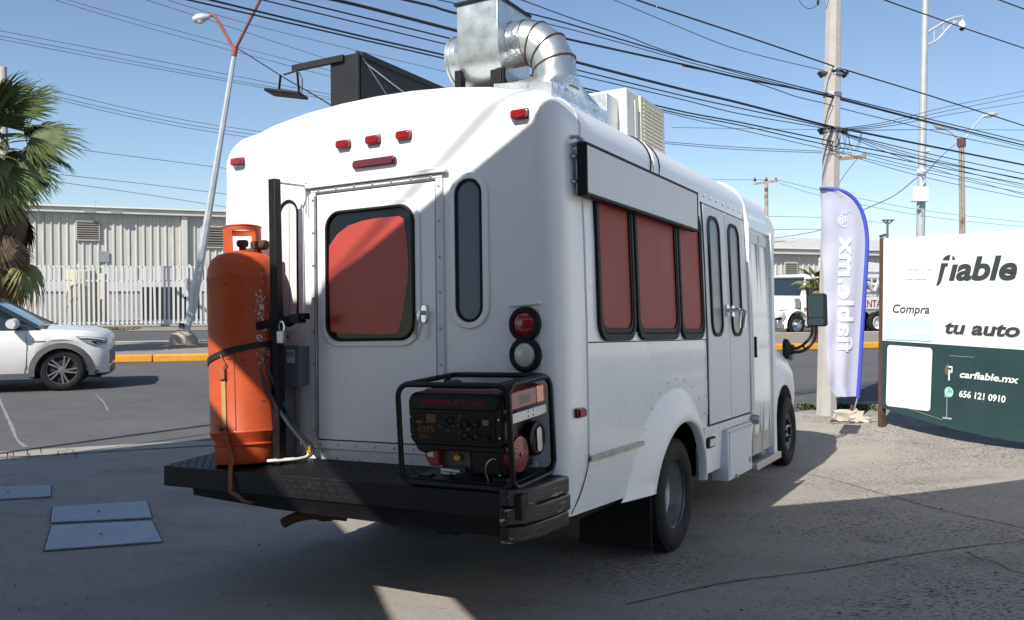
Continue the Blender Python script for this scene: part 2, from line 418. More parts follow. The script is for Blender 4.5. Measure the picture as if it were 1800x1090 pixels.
strip('pavement_joint', [(1100, 1062), (1280, 1023), (1440, 1003), (1590, 977), (1700, 961), (1800, 950), (2000, 925)], .012, 'joint')
strip('pavement_crack', [(1700, 969), (1722, 981), (1752, 988), (1772, 1000), (1800, 1007), (1850, 1022)], .011, 'joint')
strip('pavement_joint', [(715, 973), (790, 981), (860, 992), (925, 997)], .008, 'crack_light')
strip('road_crack', [(-8, 688), (8, 722), (20, 748), (30, 772), (46, 786)], .035, 'crack_light')
strip('road_crack', [(168, 693), (182, 707), (190, 722)], .02, 'crack_light')
strip('lot_edge_seam', [(-60, 806), (60, 801), (180, 794), (300, 787), (420, 780)], .03, 'joint')

KU = V((math.cos(R(14)), math.sin(R(14)), 0)); KN = V((-KU.y, KU.x, 0))      # along / across the street
def st(u, n, z=0): p = KU*u+KN*n; return V((p.x, p.y, z))
# median: raised dirt strip with painted kerb stones
mb = MB(); mb.add([st(u, n, .135+.03*math.sin(u*1.3+n)*(1 if 21.3 < n < 26 else 0)+random.uniform(0, .02)) for n in (21.2, 22, 23, 24, 25, 26, 26.6) for u in [-70+1.2*i for i in range(130)]],
       [(j*130+i, j*130+i+1, (j+1)*130+i+1, (j+1)*130+i) for j in range(6) for i in range(129)])
obj('median_ground', mb, MT['median_dirt'], smooth=60, recalc=False, kind='structure')
kerb = thing('kerb', 'yellow painted kerb edging the dirt median of the street', 'kerb', st(0, 20.9), R(14)); del kerb['category']; del kerb['label']; kerb['kind'] = 'structure'
km = MB().box(-1.19, 1.19, 0, .3, 0, .16).mesh('kerb_block', MT['kerb_yellow'])
for i in range(-14, 22):
    o = obj('kerb_block', km, None, kerb, bevel=.02, loc=(i*2.4+.6, 0, random.uniform(-.008, .004)))
kf = MB().box(-60, 60, 0, .25, 0, .15); obj('kerb_line', kf, MT['block_base'], kerb, loc=(0, 5.6, 0))
mb = MB()
for (u, n) in [(random.uniform(-22, -6), random.uniform(36.5, 38.6)) for _ in range(900)]+[(random.uniform(-10.5, -7), random.uniform(23, 26)) for _ in range(120)]:
    p = st(u, n, .0 if n > 30 else .14)
    for k in range(5):
        a = random.uniform(0, 6.28); h = random.uniform(.05, .16); w = .025
        d = V((math.cos(a), math.sin(a), 0)); s = V((-d.y, d.x, 0))*w; q = p+V((random.uniform(-.2, .2), random.uniform(-.2, .2), 0))
        mb.add([q-s, q+s, q+d*h*.6+V((0, 0, h))], [(0, 1, 2)])
obj('grass_verge', mb, MT['dry_grass'], smooth=0, recalc=False, kind='stuff')
verge = MB().add([st(u, n, .02) for n in (36, 39.4) for u in (-60, 60)], [(0, 1, 3, 2)])
obj('verge_ground', verge, MT['median_dirt'], smooth=0, kind='structure')

# ------------------------------------------------------------------ the shuttle bus turned food truck
bus = thing('shuttle_bus', 'white shuttle bus turned food truck with red window panels, seen from behind', 'food truck', M=BUS)
YE = 4.56            # front end of the body on the door side
WC, WR = (1.717, .372), .372
def zlow(y):
    """lower edge of the body sides along its length"""
    d = y-1.717
    if abs(d) < .505: return .40+math.sqrt(.505**2-d*d)
    if y < 1.3: return .52-.03*y
    return .40
def wx(z):
    for (z0, x0), (z1, x1) in zip(((.3, 1.165), (.8, 1.2), (1.45, 1.2), (2.0, 1.192), (2.45, 1.172)), ((.8, 1.2), (1.45, 1.2), (2.0, 1.192), (2.45, 1.172), (2.6, 1.15))):
        if z <= z1: return x0+(x1-x0)*max(0, (z-z0)/(z1-z0))
    return 1.15
def roof_pts(d=0):
    """half section from the eaves up to the crown, inset by d"""
    p = []
    cx, cz, r = .965, 2.495, .21
    for i in range(7):
        a = R(5+72*i/6); p.append((cx+(r+.005)*math.cos(a)-d*math.cos(a), cz+r*math.sin(a)-d*math.sin(a)*1.0))
    for x, z in ((.9, 2.715), (.75, 2.752), (.5, 2.788), (.25, 2.806), (0, 2.812)): p.append((x*(1-d*.3), z-d))
    return p
def half(y, d=0):
    zb = zlow(y)
    p = [(wx(zb)-d, zb)]
    for k in range(1, 9):
        z = zb+(2.40-zb)*k/8; p.append((wx(z)-d, z))
    return p+roof_pts(d)
def ringp(y, d=0):
    h = half(y, d); return [V((x, y, z)) for x, z in h]+[V((-x, y, z)) for x, z in h[::-1][1:]]
ys = []; r = .13
rings = []
for i in range(6, -1, -1):
    a = R(90*i/6); rings.append(ringp(r*(1-math.sin(a)), r*(1-math.cos(a))**1.0))
for y in [.28, .5, .8, 1.0, 1.15, 1.2115]+[1.717-.505*math.cos(R(180*i/18)) for i in range(19)]+[2.2225, 2.4, 3, 3.6, 4, YE-.05]: rings.append(ringp(y, 0))
rings.append(ringp(YE, .04))
mb = MB().loft(rings, cap=False)
# rear wall and front wall as fans with the rings' own outline
n0 = len(rings[0])
for dd in (.16,): rings.insert(0, ringp(0, dd)); mb = MB().loft(rings, cap=False)
mb.add(rings[0], [tuple(range(n0))[::-1]]); mb.add(rings[-1], [tuple(range(n0))])
obj('body', mb, MT['bus_white'], bus, smooth=32)
# inner floor and chassis, so that nothing shines through below
mb = MB().box(-1.13, 1.13, .1, YE-.1, .60, .66).box(-.5, -.38, .1, 6.6, .36, .58).box(.38, .5, .1, 6.6, .36, .58)
mb.cyl((-1.0, 1.717, .372), (1.0, 1.717, .372), .07, n=10).lathe([(.05, -.16), (.17, -.1), (.17, .1), (.05, .16)], 14, (0, 1.717, .372), (1, 0, 0))
mb.box(-.9, -.5, 2.5, 3.8, .3, .58).box(.55, 1.0, .2, 1.1, .4, .6)
mb.box(-1.12, 1.12, 1.05, 1.1, .45, .66).box(-1.12, 1.12, 2.3, 2.36, .4, .66)
obj('chassis', mb, MT['underbody'], bus)
mb = MB()
for s in (-1, 1): mb.box(s*1.0-.12, s*1.0+.12, 1.16, 2.28, .92, .96)
obj('wheel_well', mb, MT['underbody'], bus)

def rear(u, v, d): return (u, -d, v)
def side(u, v, d): return (wx(v)+d, u, v)
# --- seams
def seam(y, name='body_seam', m='trim_white', r=.0065, z0=.8):
    h = [p for p in half(y) if p[1] > z0]; pts = [(x+.001, y, z) for x, z in [(wx(z0), z0)]+h]
    pts = pts+[(-x, yy, z) for x, yy, z in pts[::-1][1:]]
    obj(name, MB().tube(pts, r, 6), MT[m], bus)
seam(.29)
obj('body_seam', MB().tube(smooth_path([(1.203, .29, .82), (1.202, .27, .74), (1.192, .20, .62), (1.18, .11, .53)], 5), .003, 6), MT['rubber'], bus)
seam(1.36, m='rubber', r=.009, z0=2.45); seam(1.41, r=.009, z0=2.45); seam(1.52, m='rubber', r=.007, z0=2.45)
obj('belt_seam', MB().tube([(1.2015, .30, 1.385), (1.2015, 2.41, 1.385)], .0035, 5), MT['rubber'], bus)
for yy in (2.418,): obj('body_seam', MB().tube([(wx(z)+.002, yy, z) for z in (.76, 1.4, 2.0, 2.4)], .006, 5), MT['rubber'], bus)
# --- lower trim line
obj('rub_strip', MB().prism(rrect(.29, 1.06, .765, .795, .012, 3), side, 0, .018), MT['steel'], bus)
# --- corner bulge panels at the back, with the lamp recess between
for s in (-1, 1):
    mb = MB().prism(rrect(.9, 1.085, 1.21, 1.575, .03, 4), lambda u, v, d: (s*u, -d, v), .0, .004)
    obj('lamp_panel', mb, MT['fibreglass_white'], bus, bevel=.003)
    ev = MB().prism([(.905, 1.57), (1.09, 1.58), (1.09, 1.592), (.905, 1.582)], lambda u, v, d: (s*u, -d, v), 0, .02)
    obj('lamp_hood', ev, MT['fibreglass_white'], bus, bevel=.004)
    for z, lens, nm in ((1.482, 'red_lens', 'brake_lamp'), (1.328, 'clear_lens', 'reverse_lamp')):
        rim = obj(nm, MB().lathe([(.088, 0), (.088, .022), (.078, .03), (.062, .03), (.062, .012)], 32, (s*1.0, -.004, z), (0, -1, 0), cap=False), MT['rubber'], bus)
        obj('lens', MB().lathe([(.064, .0), (.064, .018), (.05, .03), (.025, .035), (.001, .036)], 32, (s*1.0, -.006, z), (0, -1, 0)), MT[lens], rim)
# --- marker lamps along the top
def marker(x, z, dy=0, rot=0, nm='marker_lamp'):
    b = MB().prism(rrect(-.052, .052, -.03, .03, .012, 3), lambda u, v, d: (x+u, -d+dy, z+v), -.02, .012)
    o = obj(nm, b, MT['chrome'], bus)
    ln = MB().prism(rrect(-.048, .048, -.022, .022, .014, 4), lambda u, v, d: (x+u*(1-.08*(d > .03)), -d+dy, z+v), .012, .042)
    obj('lens', ln, MT['red_lens'], o, bevel=.006)
for x, z in ((-.16, 2.53), (.052, 2.53), (.262, 2.53)): marker(x, z, .012)
marker(-.985, 2.52, .005); marker(.985, 2.545, .005)
o = obj('brake_bar_lamp', MB().prism(rrect(-.092, .208, 2.377, 2.427, .02, 4), rear, 0, .02), MT['red_lens_dark'], bus, bevel=.006)
obj('lens', MB().prism(rrect(-.08, .196, 2.385, 2.419, .015, 4), rear, .02, .026), MT['red_lens_dark'], o)
b = obj('side_marker_lamp', MB().prism(rrect(.12, .215, 1.005, 1.055, .01, 3), side, 0, .02), MT['red_lens_dark'], bus, bevel=.004)
obj('lens', MB().prism(rrect(.13, .205, 1.012, 1.048, .008, 3), side, .02, .032), MT['red_lens'], b)
# --- back door
DX0, DX1, DZ0, DZ1 = -.357, .462, .852, 2.257
door = obj('back_door', MB().prism([(DX0, DZ0), (DX1, DZ0), (DX1, DZ1), (DX0, DZ1)], rear, -.01, .012), MT['bus_white'], bus, bevel=.004)
mb = MB()   # jamb strips around the leaf, each butted to the next
for u0, u1, v0, v1 in ((DX0-.045, DX0-.008, .80, 2.272), (DX1+.008, DX1+.05, .80, 2.272), (DX0-.045, DX1+.05, 2.274, 2.294), (DX0-.006, DX1+.006, .80, .846)):
    mb.prism([(u0, v0), (u1, v0), (u1, v1), (u0, v1)], rear, 0, .016)
obj('door_jamb', mb, MT['trim_white'], bus, bevel=.002)
obj('door_gap', MB().ring([(DX0-.007, DZ0-.007), (DX1+.007, DZ0-.007), (DX1+.007, DZ1+.007), (DX0-.007, DZ1+.007)], [(DX0, DZ0), (DX1, DZ0), (DX1, DZ1), (DX0, DZ1)], rear, .0005, .003), MT['rubber'], bus, smooth=0)
obj('drip_rail', MB().box(-.43, .545, -.034, -.0, 2.298, 2.312).box(-.43, .545, -.034, -.029, 2.312, 2.325), MT['trim_white'], bus, bevel=.002)
obj('hinge', MB().cyl((DX0-.005, -.022, .86), (DX0-.005, -.022, 2.25), .007, n=8), MT['steel'], door)
mb = MB()
for z in [.9+.19*i for i in range(8)]:
    for x in (DX0-.026, DX1+.03): mb.lathe([(.008, 0), (.007, .004), (.002, .006)], 8, (x, -.016, z), (0, -1, 0))
for x in [-.34+.13*i for i in range(7)]: mb.lathe([(.008, 0), (.007, .004), (.002, .006)], 8, (x, -.016, .824), (0, -1, 0)).lathe([(.008, 0), (.007, .004), (.002, .006)], 8, (x, -.016, 2.284), (0, -1, 0))
obj('screw_row', mb, MT['steel'], bus, kind='stuff')
# door window: raised white lip, black gasket, dark glass, red board inside with a torn curve at the top left
W = (-.283, .336, 1.41, 2.15)
fr = obj('window_frame', MB().ring(rrect(W[0]-.032, W[1]+.032, W[2]-.03, W[3]+.03, .12, 8), rrect(W[0], W[1], W[2], W[3], .10, 8), rear, .012, .024), MT['bus_white'], door, bevel=.004)
obj('window_gasket', MB().ring(rrect(*W, .10, 8), rrect(W[0]+.016, W[1]-.016, W[2]+.016, W[3]-.016, .085, 8), rear, .010, .034), MT['rubber'], door, bevel=.005)
obj('window_pane', MB().prism(rrect(W[0]+.014, W[1]-.014, W[2]+.014, W[3]-.014, .085, 8), rear, .014, .0175), MT['glass_dark'], door)
red = [(-.255, 1.468), (-.20, 1.456), (.10, 1.445), (.215, 1.45), (.243, 1.52), (.285, 1.72), (.292, 1.84), (.278, 1.98), (.262, 2.07), (.235, 2.088), (.10, 2.09), (-.02, 2.082), (-.12, 2.062), (-.20, 2.02), (-.262, 1.955), (-.268, 1.7)]
obj('red_board', MB().prism(red, rear, .0178, .0192), MT['red_panel'], door)
h = obj('door_handle', MB().prism(rrect(.372, .412, 1.50, 1.60, .018, 4), rear, .012, .026), MT['chrome'], door, bevel=.004)
obj('lever', MB().cyl((.392, -.026, 1.555), (.392, -.07, 1.555), .012, n=10).tube(smooth_path([(.392, -.068, 1.56), (.385, -.075, 1.52), (.376, -.073, 1.47), (.37, -.066, 1.415)], 4), [.013]*5+[.012]*8, 10), MT['chrome'], h)
# slim fixed windows each side of the back door
for s, x0, x1 in ((1, .588, .752), (-1, .50, .655)):
    f2 = lambda u, v, d, s=s: (s*u, -d, v)
    lip = obj('slim_window', MB().ring(rrect(x0-.035, x1+.035, 1.465, 2.285, .115, 8), rrect(x0, x1, 1.5, 2.25, .08, 8), f2, 0, .014), MT['bus_white'], bus, bevel=.005)
    obj('gasket', MB().ring(rrect(x0, x1, 1.5, 2.25, .08, 8), rrect(x0+.014, x1-.014, 1.514, 2.236, .068, 8), f2, -.002, .016), MT['rubber'], lip, bevel=.003)
    obj('pane', MB().prism(rrect(x0+.013, x1-.013, 1.513, 2.237, .068, 8), f2, 0, .006), MT['glass_mesh'] if s == 1 else MT['panel_white'], lip)
# sill ledge above the platform
obj('sill_panel', MB().box(-1.02, 1.05, -.012, .02, .715, .795), MT['sill_white'], bus, bevel=.004)
# --- side: three red windows under the folded counter flap
for y0, y1 in ((.425, .962), (.994, 1.776), (1.80, 2.335)):
    z1 = 2.30
    fr = obj('side_window', MB().ring(rrect(y0, y1, 1.39, z1, .11, 8), rrect(y0+.032, y1-.032, 1.43, z1-.03, .085, 8), side, .0, .022), MT['rubber'], bus, bevel=.006)
    obj('pane', MB().prism(rrect(y0+.03, y1-.03, 1.428, z1-.028, .085, 8), side, .002, .008), MT['red_side'], fr)
    obj('inner_gasket', MB().ring(rrect(y0+.034, y1-.034, 1.432, z1-.032, .083, 8), rrect(y0+.05, y1-.05, 1.462, z1-.05, .075, 8), side, .009, .017), MT['rubber'], fr, bevel=.004)
obj('window_backing', MB().prism([(.96, 1.44), (1.81, 1.44), (1.81, 2.3), (.96, 2.3)], side, .0005, .0018), MT['rubber'], bus)
flap = obj('counter_flap', MB().box(1.20, 1.266, .185, 2.045, 2.15, 2.395), MT['panel_white'], bus, bevel=.003)
mb = MB()
for y0, y1, z0, z1 in ((.17, 2.06, 2.395, 2.409), (.17, 2.06, 2.134, 2.15), (.17, .185, 2.15, 2.395), (2.045, 2.06, 2.15, 2.395)): mb.box(1.215, 1.2695, y0, y1, z0, z1)
obj('frame', mb, MT['rubber'], flap, bevel=.002)
mb = MB().cyl((1.16, .21, 2.40), (1.24, .2, 2.425), .012).cyl((1.185, .16, 2.34), (1.225, .21, 2.34), .009).cyl((1.185, .16, 2.21), (1.225, .21, 2.21), .009).tube(smooth_path([(1.16, .19, 2.44), (1.2, .19, 2.445), (1.235, .2, 2.42)], 4), .010, 8)
obj('bracket', mb, MT['steel'], flap)
# --- double side doors
for y0, y1, w0, w1 in ((2.425, 3.0, 2.50, 2.80), (3.012, 3.60, 3.055, 3.37)):
    lf = obj('side_door', MB().prism([(y0, .765), (y1, .765), (y1, 1.4), (y1, 2.385), (y0, 2.385), (y0, 1.4)], side, -.01, .014), MT['panel_white'], bus, bevel=.003)
    obj('window_gasket', MB().ring(rrect(w0, w1, 1.405, 2.315, .11, 8), rrect(w0+.028, w1-.028, 1.433, 2.287, .09, 8), side, .014, .028), MT['rubber'], lf, bevel=.005)
    obj('window_pane', MB().prism(rrect(w0+.026, w1-.026, 1.431, 2.289, .09, 8), side, .014, .018), MT['glass_mesh'], lf)
    yh = y1-.08 if y0 < 2.9 else y0+.06
    hd = obj('door_handle', MB().prism(rrect(yh-.03, yh+.03, 1.56, 1.65, .015, 3), side, .014, .03), MT['chrome'], lf)
    obj('lever', MB().cyl((1.21, yh, 1.61), (1.30, yh, 1.61), .014, n=10).tube(smooth_path([(1.295, yh-.01, 1.615), (1.30, yh+.05, 1.61), (1.295, yh+.085, 1.57), (1.285, yh+.09, 1.47)], 4), .013, 8), MT['chrome'], hd)
obj('door_seal', MB().ring([(2.413, .753), (3.612, .753), (3.612, 2.397), (2.413, 2.397)], [(2.425, .765), (3.60, .765), (3.60, 2.385), (2.425, 2.385)], side, .0, .007), MT['rubber'], bus, smooth=0)
obj('kick_rail', MB().prism([(2.30, .695), (3.63, .695), (3.63, .75), (2.30, .75)], side, 0, .016), MT['trim_white'], bus, bevel=.003)
mb = MB()
for i in range(9): mb.lathe([(.011, 0), (.01, .005), (.002, .009)], 8, (wx(.72)+.016, 2.36+.145*i, .722), (1, 0, 0))
for i in range(12): mb.lathe([(.009, 0), (.008, .004), (.002, .006)], 8, (wx(.85+.13*i)+.002, 2.385, .85+.13*i), (1, 0, 0))
for i in range(7): mb.lathe([(.014, 0), (.012, .006), (.002, .01)], 8, (wx(2.45)+.006, 2.5+.17*i, 2.455), (1, 0, .1))
obj('rivet_row', mb, MT['trim_white'], bus, kind='stuff')
# hatch, reflector, vent
hb = obj('battery_hatch', MB().box(1.10, 1.235, 2.80, 3.52, .30, .688), MT['panel_white'], bus, bevel=.006)
obj('hatch_lid', MB().prism([(2.83, .325), (3.49, .325), (3.49, .66), (2.83, .66)], lambda u, v, d: (1.235+d, u, v), 0, .006), MT['panel_white'], hb, bevel=.002)
obj('hinge', MB().cyl((1.243, 2.83, .664), (1.243, 3.49, .664), .006, n=8), MT['steel'], hb)
obj('latch', MB().box(1.241, 1.252, 3.40, 3.45, .37, .41).cyl((1.245, 3.0, .33), (1.245, 3.0, .30), .012), MT['steel'], hb)
o = obj('side_lamp', MB().prism(rrect(2.385, 2.56, .592, .67, .02, 3), side, 0, .022), MT['rubber'], bus, bevel=.003)
obj('lens', MB().prism(rrect(2.405, 2.54, .605, .657, .012, 3), side, .022, .028), MT['clear_lens'], o)
# --- entry door at the front of the side
obj('roof_trim', MB().tube([(wx(z)+.012, 3.66, z) for z in (.72, 1.4, 2.0, 2.4)]+smooth_path([(1.17, 3.66, 2.5), (1.13, 3.66, 2.60), (1.06, 3.66, 2.68), (.95, 3.66, 2.73)], 4), .028, 10), MT['panel_white'], bus)
mb = MB().box(1.172, 1.226, 3.615, 3.645, .7, 2.38)
obj('door_post', mb, MT['trim_white'], bus, bevel=.004)
ed = obj('entry_door', MB().prism([(3.73, .36), (4.44, .36), (4.44, 2.33), (3.73, 2.33)], lambda u, v, d: (1.165+d+(wx(v)-1.2), u, v), 0, .02), MT['panel_white'], bus)
for y0, y1 in ((3.76, 4.07), (4.10, 4.42)):
    f3 = lambda u, v, d: (1.185+d+(wx(v)-1.2), u, v)
    f4 = obj('door_leaf', MB().ring([(y0, .38), (y1, .38), (y1, 2.31), (y0, 2.31)], [(y0+.05, .55), (y1-.05, .55), (y1-.05, 2.22), (y0+.05, 2.22)], f3, 0, .03), MT['alu'], ed, bevel=.003)
    obj('pane', MB().prism([(y0+.048, .548), (y1-.048, .548), (y1-.048, 2.222), (y0+.048, 2.222)], f3, .006, .012), MT['glass_grey'], ed)
obj('door_handle', MB().box(1.225, 1.25, 3.70, 3.73, 1.22, 1.40), MT['rubber'], ed, bevel=.004)
obj('entry_jamb', MB().prism([(4.45, .30), (4.56, .30), (4.56, 2.36), (4.45, 2.36)], lambda u, v, d: (1.15+d+(wx(v)-1.2), u, v), .02, .10), MT['trim_white'], bus, bevel=.008)
obj('entry_header', MB().prism([(3.68, 2.335), (4.56, 2.335), (4.56, 2.44), (3.68, 2.44)], lambda u, v, d: (1.15+d+(wx(v)-1.2), u, v), .02, .085), MT['bus_white'], bus, bevel=.01)
obj('step', MB().box(1.0, 1.235, 3.70, 4.62, .27, .315).box(1.19, 1.238, 3.69, 4.62, .258, .318), MT['alu'], bus, bevel=.006)
obj('step_riser', MB().box(1.0, 1.18, 3.55, 3.72, .27, .70), MT['bus_white'], bus, bevel=.005)
obj('grab_knob', MB().lathe([(.012, 0), (.04, .015), (.045, .05), (.03, .08), (.01, .085)], 14, (1.2, 3.63, .70), (1, 0, 0)), MT['steel'], bus)
# --- over-cab cap, cab, fender, bonnet
def capring(y, k, zt, zb): return [V((x*k, y, z)) for x, z in ((1.17, zb), (1.175, (zb+zt)/2), (1.15, zt-.2), (1.07, zt-.08), (.9, zt-.02), (0, zt+.06), (-.9, zt-.02), (-1.07, zt-.08), (-1.15, zt-.2), (-1.175, (zb+zt)/2), (-1.17, zb))]
mb = MB().loft([capring(YE-.01, 1.0, 2.72, 2.36), capring(4.8, .98, 2.70, 2.34), capring(5.1, .95, 2.64, 2.3), capring(5.3, .9, 2.5, 2.28)])
obj('cab_cap', mb, MT['fibreglass_white'], bus)
def cabring(y, w, zt, zs, zb): return [V((x, y, z)) for x, z in ((w-.03, zb), (w, zb+.2), (w, zs), (w-.08, zs+.12), (w-.2, zt-.05), (w-.35, zt), (0, zt+.03), (-w+.35, zt), (-w+.2, zt-.05), (-w+.08, zs+.12), (-w, zs), (-w, zb+.2), (-w+.03, zb))]
mb = MB().loft([cabring(YE-.01, 1.0, 2.3, 1.3, .45), cabring(5.15, 1.0, 2.28, 1.3, .45)])
obj('cab', mb, MT['bus_white'], bus)
mb = MB().add([(-.8, 5.16, 2.2), (.8, 5.16, 2.2), (.88, 5.75, 1.42), (-.88, 5.75, 1.42)], [(0, 1, 2, 3)])
obj('windscreen', mb, MT['glass_dark'], bus)
def arch(y, base): d = y-5.95; return .40+math.sqrt(.47**2-d*d) if abs(d) < .47 else base
hood = []
for y in [5.15, 5.3, 5.47]+[5.95-.469*math.cos(R(180*i/12)) for i in range(13)]+[6.45, 6.6, 6.72, 6.78]:
    t = sstep((y-5.15)/1.78); zt = 1.42-.28*t; w = 1.02-(.22*max(0, (y-6.25)/.53)**2); zs = zt-.22; zb = arch(y, .48)
    hood.append([V((x, y, z)) for x, z in ((w-.02, zb), (w+.01, zb+(zs-zb)*.5), (w-.005, zs), (w-.07, zs+.14), (w-.3, zt-.02), (0, zt+.03), (-w+.3, zt-.02), (-w+.07, zs+.14), (-w+.005, zs), (-w-.01, zb+(zs-zb)*.5), (-w+.02, zb))])
obj('bonnet', MB().loft(hood), MT['bus_white'], bus)
obj('front_bumper', MB().box(-.72, .72, 6.72, 6.9, .42, .68), MT['chrome'], bus, bevel=.03)
for s in (-1, 1):
    hl = obj('headlight', MB().box(s*.6-.14, s*.6+.14, 6.76, 6.80, .82, 1.02), MT['clear_lens'], bus, bevel=.02)
    obj('turn_lamp', MB().box(s*1.0-.02, s*1.0+.02, 6.28, 6.40, 1.12, 1.19), MT['glass_grey'], bus, bevel=.008)
obj('front_splash_guard', MB().box(.76, .97, 5.46, 5.50, .25, .95).box(.6, .96, 5.5, 6.4, .86, .9), MT['underbody'], bus)
# --- mirror on its tubular arm
arm = obj('mirror_arm', MB().tube(smooth_path([(1.0, 6.35, 1.27), (1.06, 6.36, 1.26), (1.13, 6.38, 1.30), (1.20, 6.40, 1.38), (1.225, 6.4, 1.45), (1.225, 6.4, 1.53)], 5), .016, 8)
          .tube(smooth_path([(1.0, 6.35, 1.22), (1.08, 6.36, 1.215), (1.16, 6.38, 1.25), (1.24, 6.40, 1.34), (1.265, 6.4, 1.43), (1.265, 6.4, 1.53)], 5), .016, 8)
          .cyl((1.12, 6.37, 1.29), (1.15, 6.37, 1.245), .012).box(.96, 1.03, 6.31, 6.39, 1.19, 1.3), MT['black_paint'], bus)
cow = obj('arm_mount', MB().lathe([(.12, 0), (.11, .04), (.06, .07), (.03, .1)], 16, (.93, 6.33, 1.25), (1, 0, 0)), MT['rubber'], bus)
mh = MB().prism(rrect(1.17, 1.385, 1.50, 1.87, .03, 4), lambda u, v, d: (u, 6.40-d, v), -.06, .025)
mir = obj('mirror', mh, MT['rubber'], bus, bevel=.012)
obj('mirror_glass', MB().prism(rrect(1.192, 1.352, 1.60, 1.85, .02, 4), lambda u, v, d: (u, 6.375-d, v), 0, .003), MT['mirror_face'], mir)
obj('mirror_glass', MB().prism(rrect(1.192, 1.352, 1.515, 1.588, .015, 4), lambda u, v, d: (u, 6.375-d, v), 0, .003), MT['mirror_face'], mir)
# --- wheels
def tyre_profile(r, w):
    return [(r*.60, -w*.42), (r*.66, -w*.5), (r*.82, -w*.52), (r*.93, -w*.47), (r*.985, -w*.38), (r, -w*.28), (r, w*.28), (r*.985, w*.38), (r*.93, w*.47), (r*.82, w*.52), (r*.66, w*.5), (r*.60, w*.42)]
def tyre_mb(r, w, o, ax, lugs=72):
    mb = MB().lathe(tyre_profile(r, w), 56, o, ax, cap=False)
    ax = V(ax).normalized(); a = ax.orthogonal().normalized(); b = ax.cross(a); o = V(o)
    for i in range(lugs):        # tread blocks standing proud of the casing
        q = 2*math.pi*i/lugs
        for h0, h1, dq in ((-.40, -.24, 0), (-.2, -.03, .03), (.0, .18, 0.01), (.22, .40, .04)):
            vs = []
            for rr in (r*.985, r*1.012):
                for hh in (h0*w, h1*w):
                    for s in (-.36, .36):
                        qq = q+dq+s*2*math.pi/lugs; rd = rr-(.012*r if abs(hh) > .36*w else 0)
                        vs.append(o+ax*hh+(a*math.cos(qq)+b*math.sin(qq))*rd)
            mb.add(vs, [(4, 5, 7, 6), (0, 1, 5, 4), (2, 6, 7, 3), (0, 4, 6, 2), (1, 3, 7, 5)])
    return mb
for s in (1, -1):
    for xo, xi in ((1.20, .98), (.93, .71)):
        c = (s*(xo+xi)/2, 1.717, .372)
        wh = obj('rear_wheel', tyre_mb(.365, .205, c, (s, 0, 0)), MT['tyre'], bus)
        if xo > 1:
            x = s*1.17
            rim = MB().lathe([(.236, 0), (.243, .004), (.236, -.012), (.222, -.02), (.214, -.06), (.208, -.105), (.195, -.115), (.185, -.14), (.14, -.15), (.10, -.145), (.085, -.10), (.08, -.095), (.001, -.09)], 40, (x, 1.717, .372), (s, 0, 0), cap=False)
            for k in range(8):
                a = 2*math.pi*k/8; rim.lathe([(.012, 0), (.012, .02), (.002, .024)], 6, (x-s*.148, 1.717+.118*math.cos(a), .372+.118*math.sin(a)), (s, 0, 0))
            obj('rim', rim, MT['wheel_steel'], wh)
    c = (s*.945, 5.946, .372)
    wh = obj('front_wheel', tyre_mb(.365, .205, c, (s, 0, 0)), MT['tyre'], bus)
    x = s*1.03
    rim = MB().lathe([(.236, 0), (.243, .004), (.236, -.012), (.222, -.02), (.212, -.05), (.19, -.06), (.15, -.05), (.12, -.04), (.075, -.035), (.07, -.01), (.055, .0), (.001, .0)], 40, (x, 5.946, .372), (s, 0, 0), cap=False)
    obj('rim', rim, MT['wheel_steel'], wh)
    nut = MB().cyl((x-s*.04, 5.946, .372), (x+s*.03, 5.946, .372), .05, .042, n=12)
    for k in range(8):
        a = 2*math.pi*k/8; nut.cyl((x-s*.05, 5.946+.105*math.cos(a), .372+.105*math.sin(a)), (x+s*.005, 5.946+.105*math.cos(a), .372+.105*math.sin(a)), .02, .016, n=8)
    obj('lug_nuts', nut, MT['rubber'], wh)
# flared arch: a lip swept round the wheel opening, swelling out from the body
for s in (1, -1):
    prof = [(.0, .23), (.02, .185), (.045, .12), (.066, .06), (.078, .02), (.078, .0), (.066, -.012), (.02, -.012)]   # out from body, up from opening edge
    rings = []
    for i in range(25):
        a = R(198-216*i/24) if True else 0
        ry = .56 if i < 12 else .50-.0; rz = .475
        cy = 1.70-(.0 if i < 12 else .0); cz = .385
        if i >= 12: ry = .56-.06*min(1, (i-12)/5)
        ext = 1.0+.9*max(0, (abs(i-12)/12-.62))*(1 if i < 12 else .1)
        rg_ = []
        for o, u in prof:
            z = max(.40 if i > 12 else .47+.0*u, cz+(rz+u*.95)*math.sin(a))
            rg_.append(V((s*(wx(z)-.004+o), cy+(ry+u*ext*(1.2+.12*max(0, 1-i/8) if i < 12 else .72))*math.cos(a), z)))
        rings.append(rg_)
    obj('wheel_arch', MB().loft(rings, cap=True), MT['fibreglass_white'], bus, smooth=50)
    if s == 1:
        mb = MB()
        for i in range(2, 13):
            a = R(180-180*i/14); mb.lathe([(.008, 0), (.007, .004), (.002, .006)], 6, (wx(.95)+.002, 1.717+(.5+.225*1.2)*math.cos(a), .40+.73*math.sin(a)), (1, 0, 0))
        obj('rivet_row', mb, MT['trim_white'], bus, kind='stuff')
    obj('mud_flap', MB().box(s*.72 if s > 0 else -1.2, 1.2 if s > 0 else -.72, 1.19, 1.205, .12, .56), MT['rubber'], bus, bevel=.004)
